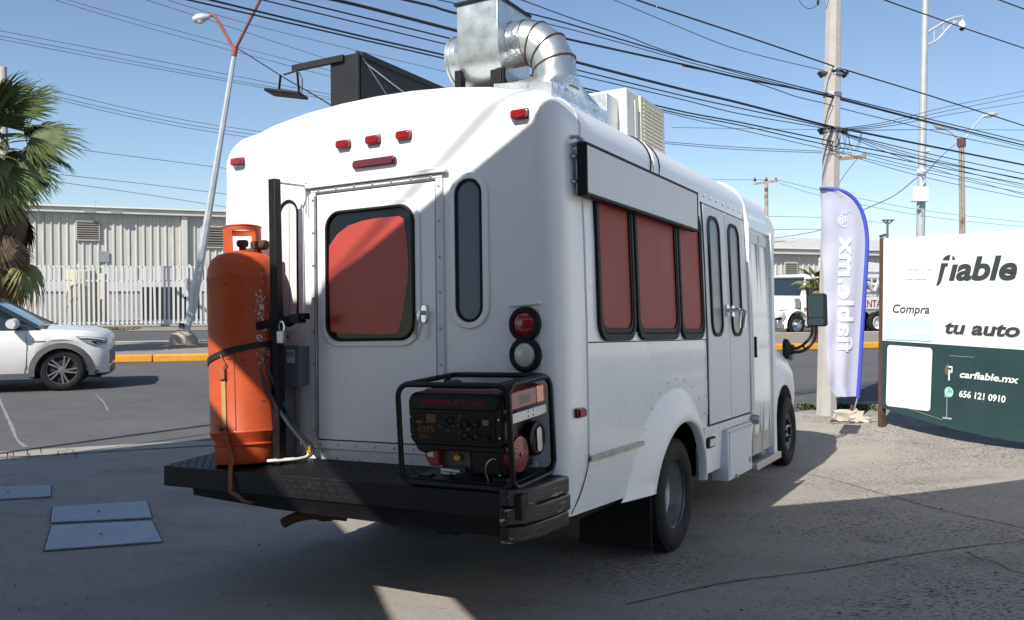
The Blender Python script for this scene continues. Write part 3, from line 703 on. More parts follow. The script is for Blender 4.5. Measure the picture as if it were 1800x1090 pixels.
# --- back platform, bumper, post
PT = lambda y: .738+.06*y/1.0*1.0 if False else .74+(.03/.43)*y       # the top dips towards its outer edge
plat = obj('platform', MB().add([(-1.15, -.43, PT(-.43)), (1.19, -.43, PT(-.43)), (1.19, -.005, .74), (-1.18, -.005, .74),
       (-1.15, -.43, PT(-.43)-.115), (1.19, -.43, PT(-.43)-.115), (1.19, -.005, .66), (-1.18, -.005, .66)],
       [(0, 1, 2, 3), (7, 6, 5, 4), (0, 4, 5, 1), (1, 5, 6, 2), (2, 6, 7, 3), (3, 7, 4, 0)]), MT['black_steel'], bus, bevel=.004)
mb = MB()    # raised tread pattern of the chequer plate, on the top and on the apron
for j in range(13):
    for i in range(76):
        x = -1.13+.0305*i; y = -.41+.031*j; a = .6 if (i+j) % 2 else -.6
        c, s_ = math.cos(a)*.0115, math.sin(a)*.0115; p, q = -math.sin(a)*.0032, math.cos(a)*.0032
        z = PT(y)
        mb.add([(x-c-p, y-s_-q, z), (x+c-p, y+s_-q, z), (x+c+p, y+s_+q, z), (x-c+p, y-s_+q, z), (x-c*.7, y-s_*.7, z+.0022), (x+c*.7, y+s_*.7, z+.0022)], [(0, 1, 5, 4), (2, 3, 4, 5), (1, 2, 5), (3, 0, 4)])
for j in range(3):
    for i in range(44):
        x = -.30+.0305*i; z = PT(-.43)-.025-.031*j; a = .6 if (i+j) % 2 else -.6
        c, s_ = math.cos(a)*.0115, math.sin(a)*.0115; p, q = -math.sin(a)*.0032, math.cos(a)*.0032; y = -.43
        mb.add([(x-c-p, y, z-s_-q), (x+c-p, y, z+s_-q), (x+c+p, y, z+s_+q), (x-c+p, y, z-s_+q), (x-c*.7, y-.0011, z-s_*.7), (x+c*.7, y-.0011, z+s_*.7)], [(0, 1, 5, 4), (2, 3, 4, 5), (1, 2, 5), (3, 0, 4)])
obj('tread_pattern', mb, MT['black_steel'], plat, smooth=0, recalc=False, kind='stuff')
mb = MB().loft([[V((x, y, z)) for y, z in ((-.425+i, PT(-.43)-.114), (-.42+i, .585), (-.415+i, .525+b), (-.35+i, .51+b), (-.1, .53+b), (-.1, .62))] for x, i, b in ((-1.0, .06, .065), (-.92, .0, .03), (-.3, 0, 0), (.5, 0, -.01), (1.12, 0, -.015))])
obj('bumper', mb, MT['black_paint'], bus)
mb = MB()     # moulded plastic corner of the bumper, in three ribs
for z0, z1, o in ((.49, .567, .0), (.570, .65, .010), (.653, .735, .004)):
    pr = [(1.09, -.452-o), (1.13, -.45-o), (1.18+o, -.39), (1.205+o, -.28), (1.212+o, .02), (1.09, .02)]
    mb.prism(pr, lambda u, v, d: (u, v, d), z0, z1)
obj('bumper_corner', mb, MT['black_scuffed'], bus, bevel=.009)
obj('exhaust_pipe', MB().tube(smooth_path([(-.12, -.05, .44), (-.24, -.12, .455), (-.36, -.17, .44), (-.45, -.2, .40)], 5), .03, 12, cap=False).box(-.24, -.19, -.15, -.1, .42, .54), MT['rust'], bus)
post = obj('post', MB().add([(-.505, -.225, .725), (-.45, -.225, .725), (-.45, -.17, .728), (-.505, -.17, .728), (-.525, -.23, 2.335), (-.475, -.23, 2.335), (-.475, -.18, 2.337), (-.525, -.18, 2.337)],
        [(3, 2, 1, 0), (4, 5, 6, 7), (0, 1, 5, 4), (1, 2, 6, 5), (2, 3, 7, 6), (3, 0, 4, 7)]), MT['black_steel'], bus, bevel=.004)
obj('stay_rod', MB().cyl((-.50, -.2, 2.318), (-.43, -.02, 2.315), .006, n=8).lathe([(.028, 0), (.024, .012), (.008, .02)], 14, (-.432, 0, 2.315), (0, -1, 0)).cyl((-.43, -.022, 2.315), (-.43, -.022, 2.15), .004), MT['steel'], post)
obj('clamp_bar', MB().bar((-.62, -.31, 1.49), (-.36, -.16, 1.545), .018, .045).box(-.40, -.33, -.2, -.14, 1.515, 1.565).box(-.36, -.30, -.19, -.14, 1.535, 1.57), MT['black_steel'], post, bevel=.002)
pl = obj('padlock', MB().box(-.455, -.40, -.245, -.215, 1.40, 1.475), MT['steel'], post, bevel=.006)
obj('shackle', MB().tube(smooth_path([(-.445, -.23, 1.475), (-.445, -.23, 1.51), (-.428, -.23, 1.525), (-.41, -.23, 1.51), (-.41, -.23, 1.475)], 4), .005, 6), MT['chrome'], pl)
eb = obj('electrical_box', MB().box(-.545, -.43, -.085, -.0, 1.16, 1.385), MT['box_grey'], bus, bevel=.006)
obj('lid', MB().box(-.55, -.425, -.093, -.086, 1.155, 1.39), MT['box_grey'], eb, bevel=.003)
obj('sticker', MB().box(-.52, -.46, -.0945, -.0935, 1.29, 1.365), MT['sticker_white'], eb)
obj('sticker_band', MB().box(-.517, -.463, -.0955, -.095, 1.325, 1.355), MT['sticker_blue'], eb)
obj('conduit', MB().tube([(-.49, -.045, 1.16), (-.49, -.045, .76)], .014, 8), MT['box_grey'], eb)
# --- on the roof: extractor fan, duct elbow, plenum, cooler, sign box with floodlight
fx0, fx1, fy0, fy1 = .335, .612, .43, .80
rz = 3.14
poly = [(fy0, 3.375), (fy0, 3.10)]+[(fy0+.235*(1-math.cos(R(a))), 3.10-.235*math.sin(R(a))) for a in (15, 35, 55, 75, 95, 115, 135)]+[(fy1+.02, 3.0), (fy1+.02, 3.375)]
fan = obj('extractor_fan', MB().prism(poly, lambda u, v, d: (d, u, v), fx0, fx1), MT['galvanised'], bus, bevel=.004)
obj('outlet_flange', MB().ring([(fx0-.012, fy0-.012), (fx1+.012, fy0-.012), (fx1+.012, fy1+.032), (fx0-.012, fy1+.032)], [(fx0+.01, fy0+.01), (fx1-.01, fy0+.01), (fx1-.01, fy1+.0), (fx0+.01, fy1+.0)], lambda u, v, d: (u, v, d), 3.372, 3.388), MT['black_steel'], fan, smooth=0)
obj('side_inlet', MB().lathe([(.185, 0), (.18, .03), (.15, .05), (.15, .095), (.16, .097), (.16, .111), (.145, .122), (.02, .122)], 32, (fx0, .62, 3.10), (-1, 0, 0), cap=False), MT['galvanised'], fan)
obj('fan_stand', MB().box(fx0-.02, fx0+.02, fy0+.0, fy0+.06, 2.76, 2.99).box(fx0+.2, fx1+.01, fy0+.04, fy0+.07, 2.76, 2.98).box(fx1-.04, fx1+.0, fy0+.03, fy1+.06, 2.74, 2.97).box(fx0-.02, fx1+.06, fy0+.02, fy1+.2, 2.76, 2.82), MT['black_steel'], fan, bevel=.003)
obj('motor', MB().box(fx0+.05, fx1+.14, fy0+.22, fy1+.1, 2.80, 2.95), MT['rust_brown'], fan, bevel=.01)
# elbow: five gores, from the fan's right cheek down to the plenum
ecx, ecz, er = .70, 2.985, .13
cy = .64
seg = []
path = [(fx1, 3.15), (.70, 3.15), (.76, 3.13), (.83, 3.07), (.865, 2.985), (.872, 2.90)]
dirs = [(1, 0), (1, 0), (.92, -.38), (.70, -.70), (.35, -.94), (0, -1)]
def ering(k):
    (x, z), (dx, dz) = path[k], dirs[k]
    return [V((x+dz*er*math.cos(2*math.pi*j/36)*-1, cy+er*math.sin(2*math.pi*j/36), z+dx*er*math.cos(2*math.pi*j/36))) for j in range(36)]
el = obj('duct_elbow', MB().loft([ering(k) for k in range(6)], cap=False, closed=True), MT['galvanised'], bus, smooth=24)
for k in (2, 3, 4):
    rr = ering(k); c0 = sum(rr, V())/36
    obj('seam_band', MB().tube([c0+(p-c0)*1.012 for p in rr], .0055, 6, closed=True), MT['rust_brown'], el)
rr = [ering(0), ering(1)]
obj('foil_wrap', MB().loft([[p+V((0, 0, 0))+(p-V((path[0][0], cy, path[0][1])))*.05*random.uniform(.4, 1.4) for p in ering(0)]]+[[V((fx1+dx, cy, path[0][1]))+(p-V((path[0][0], cy, path[0][1])))*(1.02+random.uniform(0, .045)) for p in ering(0)] for dx in (.03, .06, .09)], cap=False, closed=True), MT['foil_tape'], el, smooth=20)
rr = ering(5); c0 = V((path[5][0], cy, path[5][1]))
obj('foil_wrap', MB().loft([[c0+V((0, 0, dz))+(p-c0)*(1.015+random.uniform(0, .04)) for p in rr] for dz in (.0, -.03, -.06)], cap=False, closed=True), MT['foil_tape'], el, smooth=20)
# plenum: sloped transition on a flat curb along the roof's edge
B0, B1, B2, B3 = (.62, .36, 2.775), (.985, .36, 2.735), (.985, 1.13, 2.725), (.62, 1.13, 2.775)
mb = MB().add([B0, B1, B2, B3]+[(x, y, z+.075) for x, y, z in (B0, B1, B2, B3)], [(3, 2, 1, 0), (0, 1, 5, 4), (1, 2, 6, 5), (2, 3, 7, 6), (3, 0, 4, 7)])
sq = []
for j in range(36):
    q = 2*math.pi*j/36; c, s_ = math.cos(q), math.sin(q); m_ = max(abs(c), abs(s_))
    sq.append(V((.8025+.18*c/m_, .745+.383*s_/m_, 2.828-.02*c/m_)))
top = [V((.872+er*1.02*math.cos(2*math.pi*j/36), cy+er*1.02*math.sin(2*math.pi*j/36), 2.90)) for j in range(36)]
pn = obj('duct_plenum', mb, MT['plenum_metal'], bus, bevel=.003)
obj('duct_hood', MB().loft([sq, [a.lerp(b, .55) for a, b in zip(sq, top)], top], cap=False, closed=True), MT['galvanised'], pn, smooth=30)
obj('tape_strip', MB().bar((.986, .37, 2.80), (.986, 1.12, 2.795), .006, .03).bar((.985, .38, 2.735), (.985, 1.14, 2.73), .012, .03), MT['foil_tape'], pn)
# evaporative cooler
ac = obj('roof_cooler', MB().box(.10, .60, 2.45, 3.28, 2.76, 3.345), MT['dusty_white'], bus, bevel=.012)
gl = obj('louvre_panel', MB().ring([(2.70, 2.83), (3.26, 2.83), (3.26, 3.335), (2.70, 3.335)], [(2.75, 2.86), (3.21, 2.86), (3.21, 3.30), (2.75, 3.30)], lambda u, v, d: (.60+d, u, v), .001, .022), MT['beige_plastic'], ac, bevel=.003)
obj('louvre_back', MB().box(.601, .606, 2.75, 3.21, 2.86, 3.30), MT['dark_void'], ac)
sm = MB().box(-.012, .012, -.112, .112, -.011, .011, M=Matrix.Rotation(R(28), 4, 'Y')).mesh('louvre_slat', MT['beige_plastic'])
for c_ in (2.863, 3.097):
    for i in range(14): obj('louvre_slat', sm, None, ac, loc=(.617, c_, 2.875+.0315*i))
obj('louvre_mullion', MB().box(.607, .624, 2.973, 2.987, 2.86, 3.30), MT['beige_plastic'], ac)
obj('feed_duct', MB().box(.2, .53, 2.22, 2.45, 2.78, 3.26), MT['galvanised'], ac, bevel=.004)
obj('corner_post', MB().box(.601, .612, 2.60, 2.62, 2.79, 3.28), MT['dusty_white'], ac, bevel=.003)
# roof sign box, dark
sg = obj('roof_sign_box', MB().box(-.925, -.70, .78, .80, 2.72, 3.37).box(-.925, -.915, .80, 3.6, 2.72, 3.37), MT['dark_panel'], bus, bevel=.002)
obj('side_panel', MB().box(-.71, -.69, .82, 3.6, 2.72, 3.36), MT['dark_panel'], sg)
obj('corner_post', MB().box(-.70, -.682, .775, .80, 2.72, 3.382), MT['dark_panel'], sg, bevel=.002)
obj('top_rail', MB().box(-.70, -.672, .82, 3.6, 3.345, 3.385), MT['dark_panel'], sg)
obj('stay_wire', MB().cyl((-.672, .82, 3.34), (-.45, 1.15, 2.78), .0045, n=6).tube(smooth_path([(-.68, .85, 3.32), (-.68, 1.6, 3.17), (-.68, 2.6, 3.09), (-.68, 3.5, 3.06)], 6), .006, 6), MT['steel'], sg)
fl = obj('floodlight', MB().bar((-.80, .775, 3.35), (-1.25, .76, 3.345), .03, .045), MT['dark_panel'], bus, bevel=.002)
obj('yoke', MB().bar((-1.30, .72, 3.30), (-1.20, .76, 3.325), .02, .006).bar((-1.32, .71, 3.30), (-1.335, .71, 3.19), .018, .006).bar((-1.21, .76, 3.315), (-1.195, .76, 3.17), .018, .006), MT['dark_panel'], fl)
obj('lamp_body', MB().bar((-1.42, .70, 3.19), (-1.17, .78, 3.145), .16, .022), MT['black_paint'], fl, bevel=.005)
obj('lamp_wire', MB().tube(smooth_path([(-1.2, .77, 3.31), (-1.165, .76, 3.25), (-1.17, .76, 3.17)], 5), .006, 6), MT['cable_grey'], fl)

# ------------------------------------------------------------------ gas cylinder on the platform
def on_bus(x, y, z, rx=0, ry=0, rz=0):
    return BUS @ Matrix.Translation((x, y, z)) @ Matrix.Rotation(rz, 4, 'Z') @ Matrix.Rotation(ry, 4, 'Y') @ Matrix.Rotation(rx, 4, 'X')
tank = thing('gas_cylinder', 'tall scratched orange gas cylinder strapped upright on the rear platform', 'gas cylinder', M=on_bus(-.70, -.215, .728, rx=R(-1.5), ry=R(-3.4)) @ Matrix.Diagonal((1.03, 1.03, .985, 1)))
tr = .198
mb = MB().lathe([(.172, 0), (.178, .008), (.178, .10), (.19, .108), (.19, .112), (.176, .118), (.176, .125), (.198, .16), (.201, .176), (.203, .18), (.201, .184), (.198, .19),
                 (.198, 1.06), (.2, 1.066), (.2, 1.074), (.198, 1.08), (.192, 1.13), (.176, 1.175), (.145, 1.205), (.1, 1.218), (.001, 1.222)], 56)
tb = obj('cylinder_body', mb, MT['tank_orange'], tank, smooth=40)
obj('seam_weld', MB().tube([(tr*math.cos(R(-62))*1.0, tr*math.sin(R(-62)), z) for z in (.19, .6, 1.06)], .0035, 6), MT['tank_orange'], tank)
# guard collar round the valve, with two openings
mb = MB(); cr = .105; N_ = 72
def colr(i, z, r): a = 2*math.pi*i/N_; rr = r*(1-.08*max(0, (z-1.3)/.1)*0); return (rr*math.cos(a), rr*math.sin(a), z)
openA = [i % N_ for i in range(57, 72)]; openB = list(range(21, 35))
levels = [1.195, 1.225, 1.345, 1.375]
for i in range(N_):
    for k in range(3):
        if k == 1 and (i in openA or i in openB): continue
        j = i+1; z0, z1 = levels[k], levels[k+1]
        mb.add([colr(i, z0, cr), colr(j, z0, cr), colr(j, z1, cr), colr(i, z1, cr), colr(i, z0, cr-.005), colr(j, z0, cr-.005), colr(j, z1, cr-.005), colr(i, z1, cr-.005)],
               [(0, 1, 2, 3), (7, 6, 5, 4), (0, 4, 5, 1), (2, 6, 7, 3), (1, 5, 6, 2), (0, 3, 7, 4)])
mb.tube([colr(i, 1.375, cr-.002) for i in range(N_)], .006, 6, closed=True)
obj('collar', mb, MT['tank_orange'], tank, recalc=True, smooth=30)
obj('valve', MB().cyl((0, 0, 1.2), (0, 0, 1.26), .02, n=12).lathe([(.012, 1.26), (.03, 1.265), (.034, 1.285), (.03, 1.30), (.01, 1.302)], 14).cyl((0, 0, 1.24), (.07, .03, 1.24), .012, n=10), MT['rust_brown'], tank)
obj('regulator', MB().lathe([(.02, 0), (.03, .01), (.03, .035), (.02, .045)], 16, (.11, .03, 1.26), (1, 0, 0)).cyl((.1, .02, 1.25), (.13, .05, 1.08), .008, n=8).box(.08, .115, -.02, .02, 1.24, 1.28), MT['rust'], tank)
chips = MB()
for k in range(95):          # flakes of lost paint down the front right of the shell
    a = R(random.gauss(-17, 5.5)); z = random.choice((random.gauss(.88, .06), random.gauss(.80, .12), random.uniform(.5, 1.0)))
    w, h = random.uniform(.0015, .008), random.uniform(.002, .014)
    pts = []
    for j in range(7):
        q = 2*math.pi*j/7; rr = random.uniform(.5, 1.2); aa = a+w*rr*math.cos(q)/tr
        pts.append(((tr+.0012)*math.cos(aa), (tr+.0012)*math.sin(aa), z+h*rr*math.sin(q)))
    chips.add(pts, [tuple(range(7))])
obj('paint_chips', chips, MT['tank_chipped'], tank, smooth=0, recalc=False, kind='stuff')
rubs = MB()
for k in range(60):
    a = R(random.uniform(-130, 30)); z = random.choice((random.uniform(.2, 1.05), random.gauss(.60, .03), random.gauss(1.06, .015)))
    w, h = random.uniform(.002, .016), random.uniform(.0015, .006)
    pts = []
    for j in range(7):
        q = 2*math.pi*j/7; rr = random.uniform(.4, 1.3); aa = a+w*rr*math.cos(q)/tr
        pts.append(((tr+.001)*math.cos(aa), (tr+.001)*math.sin(aa), z+h*rr*math.sin(q)))
    rubs.add(pts, [tuple(range(7))])
obj('rub_marks', rubs, MT['rust_brown'], tank, smooth=0, recalc=False, kind='stuff')
# belt, ratchet strap, hoses
ctr = [(math.cos(R(a))*(tr+.004), math.sin(R(a))*(tr+.004), .62+.035*math.sin(R(a))*0+.05*math.cos(R(a))) for a in range(-200, 20, 8)]
mb = MB()
def ribbon(pts, w, m_=0, up=V((0, 0, 1)), th=.003):
    vs = []; k = len(pts)
    P = [V(p) for p in pts]
    for i, p in enumerate(P):
        t = (P[min(i+1, k-1)]-P[max(i-1, 0)]).normalized(); s = up - t*up.dot(t); s.normalize(); n = t.cross(s)*th
        vs += [p-s*w/2, p+s*w/2, p+s*w/2+n, p-s*w/2+n]
    return vs, [f for i in range(k-1) for f in ((4*i, 4*i+1, 4*i+5, 4*i+4), (4*i+1, 4*i+2, 4*i+6, 4*i+5), (4*i+2, 4*i+3, 4*i+7, 4*i+6), (4*i+3, 4*i, 4*i+4, 4*i+7))]
mb.add(*ribbon(ctr, .034)).add(*ribbon([ctr[-1], (.24, .03, .70), (.27, .05, .72)], .034))
obj('belt', mb, MT['strap_black'], tank, smooth=40)
A = R(-80); ca, sa = math.cos(A), math.sin(A)
def tp(z, off=.004, da=0): return ((tr+off)*math.cos(A+R(da)), (tr+off)*math.sin(A+R(da)), z)
side_up = V((-sa, ca, 0))
mb = MB().add(*ribbon([tp(.53), tp(.45), tp(.36), tp(.27), tp(.215, .006)], .026, up=side_up))
obj('tie_strap', mb, MT['strap_tan'], tank)
mb = MB().add(*ribbon([tp(.215, .01), tp(.17, .006, 2), tp(.10, -.012, 4), tp(.02, -.015, 10), tp(-.005, .03, 12), tp(-.14, .06, 14), tp(-.16, .06, 22), tp(-.19, .09, 30), tp(-.22, .10, 50)], .024, up=side_up))
mb.add(*ribbon([tp(.215, .012), tp(.20, .02, -5), tp(.225, .02, -9)], .03, up=side_up))
obj('loose_strap', mb, MT['strap_rust'], tank)
obj('buckle', MB().tube([tp(.62, .014, -2), tp(.585, .014, 2), tp(.565, .014, 6), tp(.54, .014, 2)], .005, 6).box(-.018, .018, -.01, .01, -.03, .03, M=Matrix.Translation(tp(.51, .01)) @ Matrix.Rotation(A+math.pi/2, 4, 'Z')), MT['strap_rust'], tank, bevel=.002)
def hose(name, pts, r, m, parent, sub=7): return obj(name, MB().tube(smooth_path(pts, sub), r, 10), MT[m], parent, smooth=60)
def hq(pts): return [(.70*(a-.012-.05*min(1, z/.5))+.72*b, .72*(a-.012-.05*min(1, z/.5))-.69*b, z) for a, b, z in pts]
hose('hose', hq([(.21, .12, .56), (.185, .15, .64), (.155, .165, .675), (.13, .17, .65), (.125, .175, .56), (.15, .175, .44), (.19, .18, .33), (.25, .18, .2), (.31, .17, .10), (.335, .16, .04)]), .011, 'hose_grey', tank)
hose('hose', hq([(.15, .16, .66), (.165, .17, .56), (.205, .17, .42), (.25, .165, .27), (.30, .155, .15), (.35, .15, .08), (.345, .16, .03), (.31, .17, .012)]), .009, 'hose_grey', tank)
hose('hose', hq([(.20, .10, .62), (.215, .10, .5), (.22, .11, .38), (.215, .12, .31), (.20, .12, .30), (.205, .10, .42)]), .006, 'cable_black', tank)
hose('hose', hq([(.33, .15, .055), (.32, .17, .02), (.26, .195, .01), (.17, .205, .009), (.125, .2, .01), (.115, .175, .01), (.17, .16, .01), (.25, .165, .01)]), .0085, 'hose_white', tank)
obj('hose_fitting', MB().cyl(hq([(.333, .16, .04)])[0], hq([(.335, .16, .075)])[0], .015, n=10), MT['yellow_cap'], tank)

# ------------------------------------------------------------------ portable generator
gen = thing('generator', 'black and red portable generator in a tube frame on the rear platform', 'generator', M=on_bus(.535, -.425, PT(-.42)+.004, rx=R(4.0)) @ Matrix.Diagonal((1.065, 1, 1, 1)))
GW, GD, GH = .575, .42, .485
tr_ = .0135
def hoop(x): return smooth_path([(x, .05, tr_), (x, .015, .03), (x, .005, .08), (x, .0, .25), (x, .005, GH-.07), (x, .02, GH-.02), (x, .06, GH), (x, GD/2, GH), (x, GD-.06, GH), (x, GD-.02, GH-.02), (x, GD-.005, GH-.07), (x, GD, .25), (x, GD-.005, .08), (x, GD-.02, .03), (x, GD-.05, tr_)], 4)
mb = MB()
for y in (0., GD):       # front and back hoops, rounded corners
    mb.tube([(x, y, z) for x, z in rrect(0, GW, tr_, GH-(.0 if y == 0 else .0), .06, 6)], tr_, 10, closed=True)
for x in (.045, GW-.045):
    mb.tube([(x, 0, GH), (x, GD, GH)], tr_, 10); mb.tube([(x, 0, tr_), (x, GD, tr_)], tr_*.9, 10)
for z in (.10, GH-.10): pass
obj('tube_frame', mb, MT['gen_black'], gen)
mb = MB().tube([(GW-.002, y, z) for y, z in rrect(.0, GD, tr_, GH, .06, 6)], tr_*.95, 10, closed=True)
obj('side_hoop', mb, MT['gen_black'], gen)
gp = lambda u, v, d: (u, .03-d, v)
pnl = obj('control_panel', MB().prism(rrect(.035, .53, .19, .445, .05, 6), lambda u, v, d: (u, .06-d, v), -.1, .035), MT['gen_black'], gen, bevel=.012)
obj('lower_fairing', MB().prism([(.05, .20), (.53, .20), (.53, .17), (.16, .165), (.11, .15), (.075, .16)], lambda u, v, d: (u, .06-d, v), -.06, .028), MT['gen_black'], gen, bevel=.008)
obj('brow', MB().prism(rrect(.055, .51, .362, .432, .02, 4), gp, .0, .016), MT['gen_black'], pnl, bevel=.008)
fp = obj('face_plate', MB().prism(rrect(.065, .49, .212, .350, .008, 3), gp, .005, .009), MT['gen_panel'], pnl, bevel=.002)
def gt(body, size, x, z, m, d=.0105, bold=0, shear=0, sx=1., sp=1.): return obj('lettering', text_mb(body, size, lambda u, v: gp(x+u, z+v, d), bold, shear, sx, sp), MT[m], pnl, smooth=0)
gt('PREDATOR', .040, .118, .385, 'gen_letter_red', .0172, .0005, .25, 1.55, 1.06)
gt('4375', .040, .082, .255, 'gen_letter_orange', .0098, .0012, 0, 1.2)
gt('3500', .024, .085, .226, 'gen_letter_orange', .0098, .0006, 0, 1.25)
mb = MB()
for x0, x1, z0, z1 in ((.135, .185, .30, .342), (.078, .11, .297, .31)): mb.prism([(x0, z0), (x1, z0), (x1, z1), (x0, z1)], gp, .009, .0098)
obj('warning_label', mb, MT['gen_orange_dim'], pnl, smooth=0)
mb = MB()
for k in range(26):
    x = random.choice((.2, .235, .27, .30, .34, .38, .41, .445))+random.uniform(-.006, .006); z = random.uniform(.225, .338)
    mb.prism(rrect(x, x+random.uniform(.006, .018), z, z+random.uniform(.002, .004), .0008, 1), gp, .009, .0097)
obj('small_print', mb, MT['gen_dim'], pnl, smooth=0, kind='stuff')
for (x, z, r_) in ((.262, .315, .016), (.335, .30, .02), (.335, .245, .02), (.39, .245, .02), (.39, .30, .018)):
    so_ = obj('socket', MB().lathe([(r_, .0), (r_, .008), (r_*.8, .012), (r_*.75, .006), (.001, .006)], 18, (x, .0215, z), (0, -1, 0)), MT['gen_black'], pnl)
    obj('pin_slots', MB().box(x-.006, x-.004, .0125, .0135, z-.004, z+.006).box(x+.004, x+.006, .0125, .0135, z-.004, z+.006), MT['gen_dim'], so_)
for z in (.235, .31): obj('switch', MB().box(.432, .462, .008, .022, z-.012, z+.014), MT['gen_dim'] if z > .3 else MT['rubber'], pnl, bevel=.003)
mb = MB()
for x, z in ((.045, .325), (.045, .24), (.508, .325), (.508, .24)): mb.lathe([(.006, 0), (.005, .004), (.001, .005)], 10, (x, .026, z), (0, -1, 0))
obj('screw_row', mb, MT['chrome'], pnl, kind='stuff')
tk = obj('fuel_tank', MB().prism(rrect(.07, .555, .355, .455, .035, 5), lambda u, v, d: (u, d, v), .085, .375), MT['gen_red'], gen, bevel=.015)
obj('tank_top', MB().box(.11, .42, .11, .3, .455, .462), MT['gen_dim'], tk, bevel=.003)
obj('fuel_cap', MB().lathe([(.035, 0), (.037, .018), (.02, .024), (.001, .024)], 20, (.17, .22, .458)), MT['gen_black'], tk)
sp_ = lambda u, v, d: (GW-.02+d, u, v)
obj('tank_side', MB().prism(rrect(.035, .285, .365, .45, .015, 4), sp_, -.02, .012), MT['gen_red'], gen, bevel=.006)
obj('data_label', MB().prism([(.115, .385), (.215, .385), (.215, .425), (.115, .425)], sp_, .012, .0128), MT['gen_dim'], gen, smooth=0)
obj('amber_reflector', MB().prism(rrect(.295, .385, .365, .45, .01, 3), sp_, -.015, .008), MT['amber_lens'], gen, bevel=.004)
br = obj('cross_bracket', MB().prism([(.01, .305), (GD-.01, .305), (GD-.01, .35), (.01, .35)], sp_, .004, .008), MT['alu'], gen, bevel=.001)
mb = MB()
for u, v in ((.2, .34), (.2, .317), (.25, .34), (.25, .317)): mb.lathe([(.005, 0), (.005, .0012)], 10, sp_(u, v, .0078), (1, 0, 0))
obj('bolt_hole', mb, MT['dark_void'], br, kind='stuff')
obj('sticker', MB().prism([(.285, .315), (.385, .315), (.385, .345), (.285, .345)], sp_, .008, .0088), MT['sticker_white'], br, smooth=0)
obj('engine_shroud', MB().box(.33, .50, .05, .37, .05, .31), MT['gen_black'], gen, bevel=.02)
rs = obj('recoil_starter', MB().lathe([(.088, -.05), (.088, .012), (.082, .022), (.06, .026), (.001, .027)], 40, (.515, .155, .145), (1, 0, 0)), MT['gen_red'], gen)
mb = MB()
for k in range(5):
    rr_ = .028+.011*k; nn = int(8+4.4*k)
    for i in range(nn):
        a = 2*math.pi*(i+.5*(k % 2))/nn
        if abs(math.sin(a)) < .22 and k > 1: continue
        mb.lathe([(.0036, 0), (.0036, .0015)], 6, (.515+.0272-.0001*k-(.004 if k > 3 else .0012), .155+rr_*math.cos(a), .145+rr_*math.sin(a)), (1, 0, 0))
obj('vent_holes', mb, MT['dark_void'], rs, kind='stuff')
obj('pull_hub', MB().lathe([(.014, 0), (.012, .006), (.001, .007)], 12, (.541, .155, .145), (1, 0, 0)), MT['gen_red'], rs)
oc = obj('alternator_cover', MB().lathe([(.075, -.1), (.085, .0), (.08, .014), (.066, .02), (.05, .016), (.001, .018)], 36, (.53, .325, .19), (1, 0, 0)), MT['gen_black'], gen)
oc.scale = (1, 1, 1)
obj('cover_badge', MB().prism(rrect(.30, .35, .13, .245, .02, 5), lambda u, v, d: (.549+d, u, v), 0, .004), MT['steel'], oc)
obj('engine_block', MB().box(.16, .36, .09, .33, .06, .175).box(.12, .20, .10, .3, .11, .185).box(.17, .30, .06, .09, .045, .085).box(.3, .44, .1, .3, .05, .16), MT['engine_grey'], gen, bevel=.01)
obj('air_filter', MB().prism([(.095, .19), (.17, .19), (.17, .085), (.125, .085), (.1, .12)], lambda u, v, d: (u, d, v), .05, .16), MT['gen_red'], gen, bevel=.008)
obj('warning_tag', MB().prism([(.112, .135), (.145, .13), (.145, .17), (.112, .172)], lambda u, v, d: (u, .0485-d, v), 0, .001), MT['sticker_white'], gen, smooth=0)
obj('oil_cap', MB().lathe([(.017, 0), (.019, .012), (.012, .02), (.001, .02)], 12, (.255, .085, .128), (0, -1, 0)), MT['yellow_cap'], gen)
obj('carburettor', MB().box(.18, .235, .045, .09, .05, .082).cyl((.2, .04, .075), (.29, .04, .07), .01, n=8).box(.245, .27, .035, .07, .055, .075), MT['alu'], gen, bevel=.004)
obj('spark_lead', MB().tube(smooth_path([(.42, .06, .03), (.415, .05, .08), (.43, .045, .12), (.46, .05, .14), (.48, .06, .12)], 5), .004, 6).cyl((.48, .06, .06), (.48, .06, .13), .009, n=8), MT['steel'], gen)
obj('base_tray', MB().box(.03, GW-.03, .03, GD-.03, .015, .03).box(.05, .12, .05, .1, .0, .04).box(.45, .52, .05, .1, .0, .05), MT['gen_black'], gen, bevel=.004)

# ------------------------------------------------------------------ roadside: lamp, fence, building
lamp = thing('street_lamp', 'grey street lamp leaning on a rough concrete block, rusty red forked arms', 'street lamp', loc=at(322, 606, 23.2))
L0 = at(322, 606, 23.2); 
def ll(px, py, D=23.2): return at(px, py, D)-L0
obj('pole', MB().tube([ll(323, 604), ll(329, 572), ll(338, 545), ll(374, 330), ll(412, 96)], [.11, .105, .12, .09, .06], 8), MT['lamp_grey'], lamp, smooth=25)
obj('collar', MB().tube([ll(411, 99), ll(414, 82)], .075, 10), MT['lamp_red'], lamp)
obj('arm', MB().tube(smooth_path([ll(412, 88), ll(398, 62), ll(381, 33), ll(374, 27), ll(366, 28)], 3), .04, 8), MT['lamp_red'], lamp)
obj('arm', MB().tube([ll(413, 88), ll(436, 42), ll(460, -5), ll(478, -40), ll(500, -44)], .042, 8), MT['lamp_dark'], lamp)
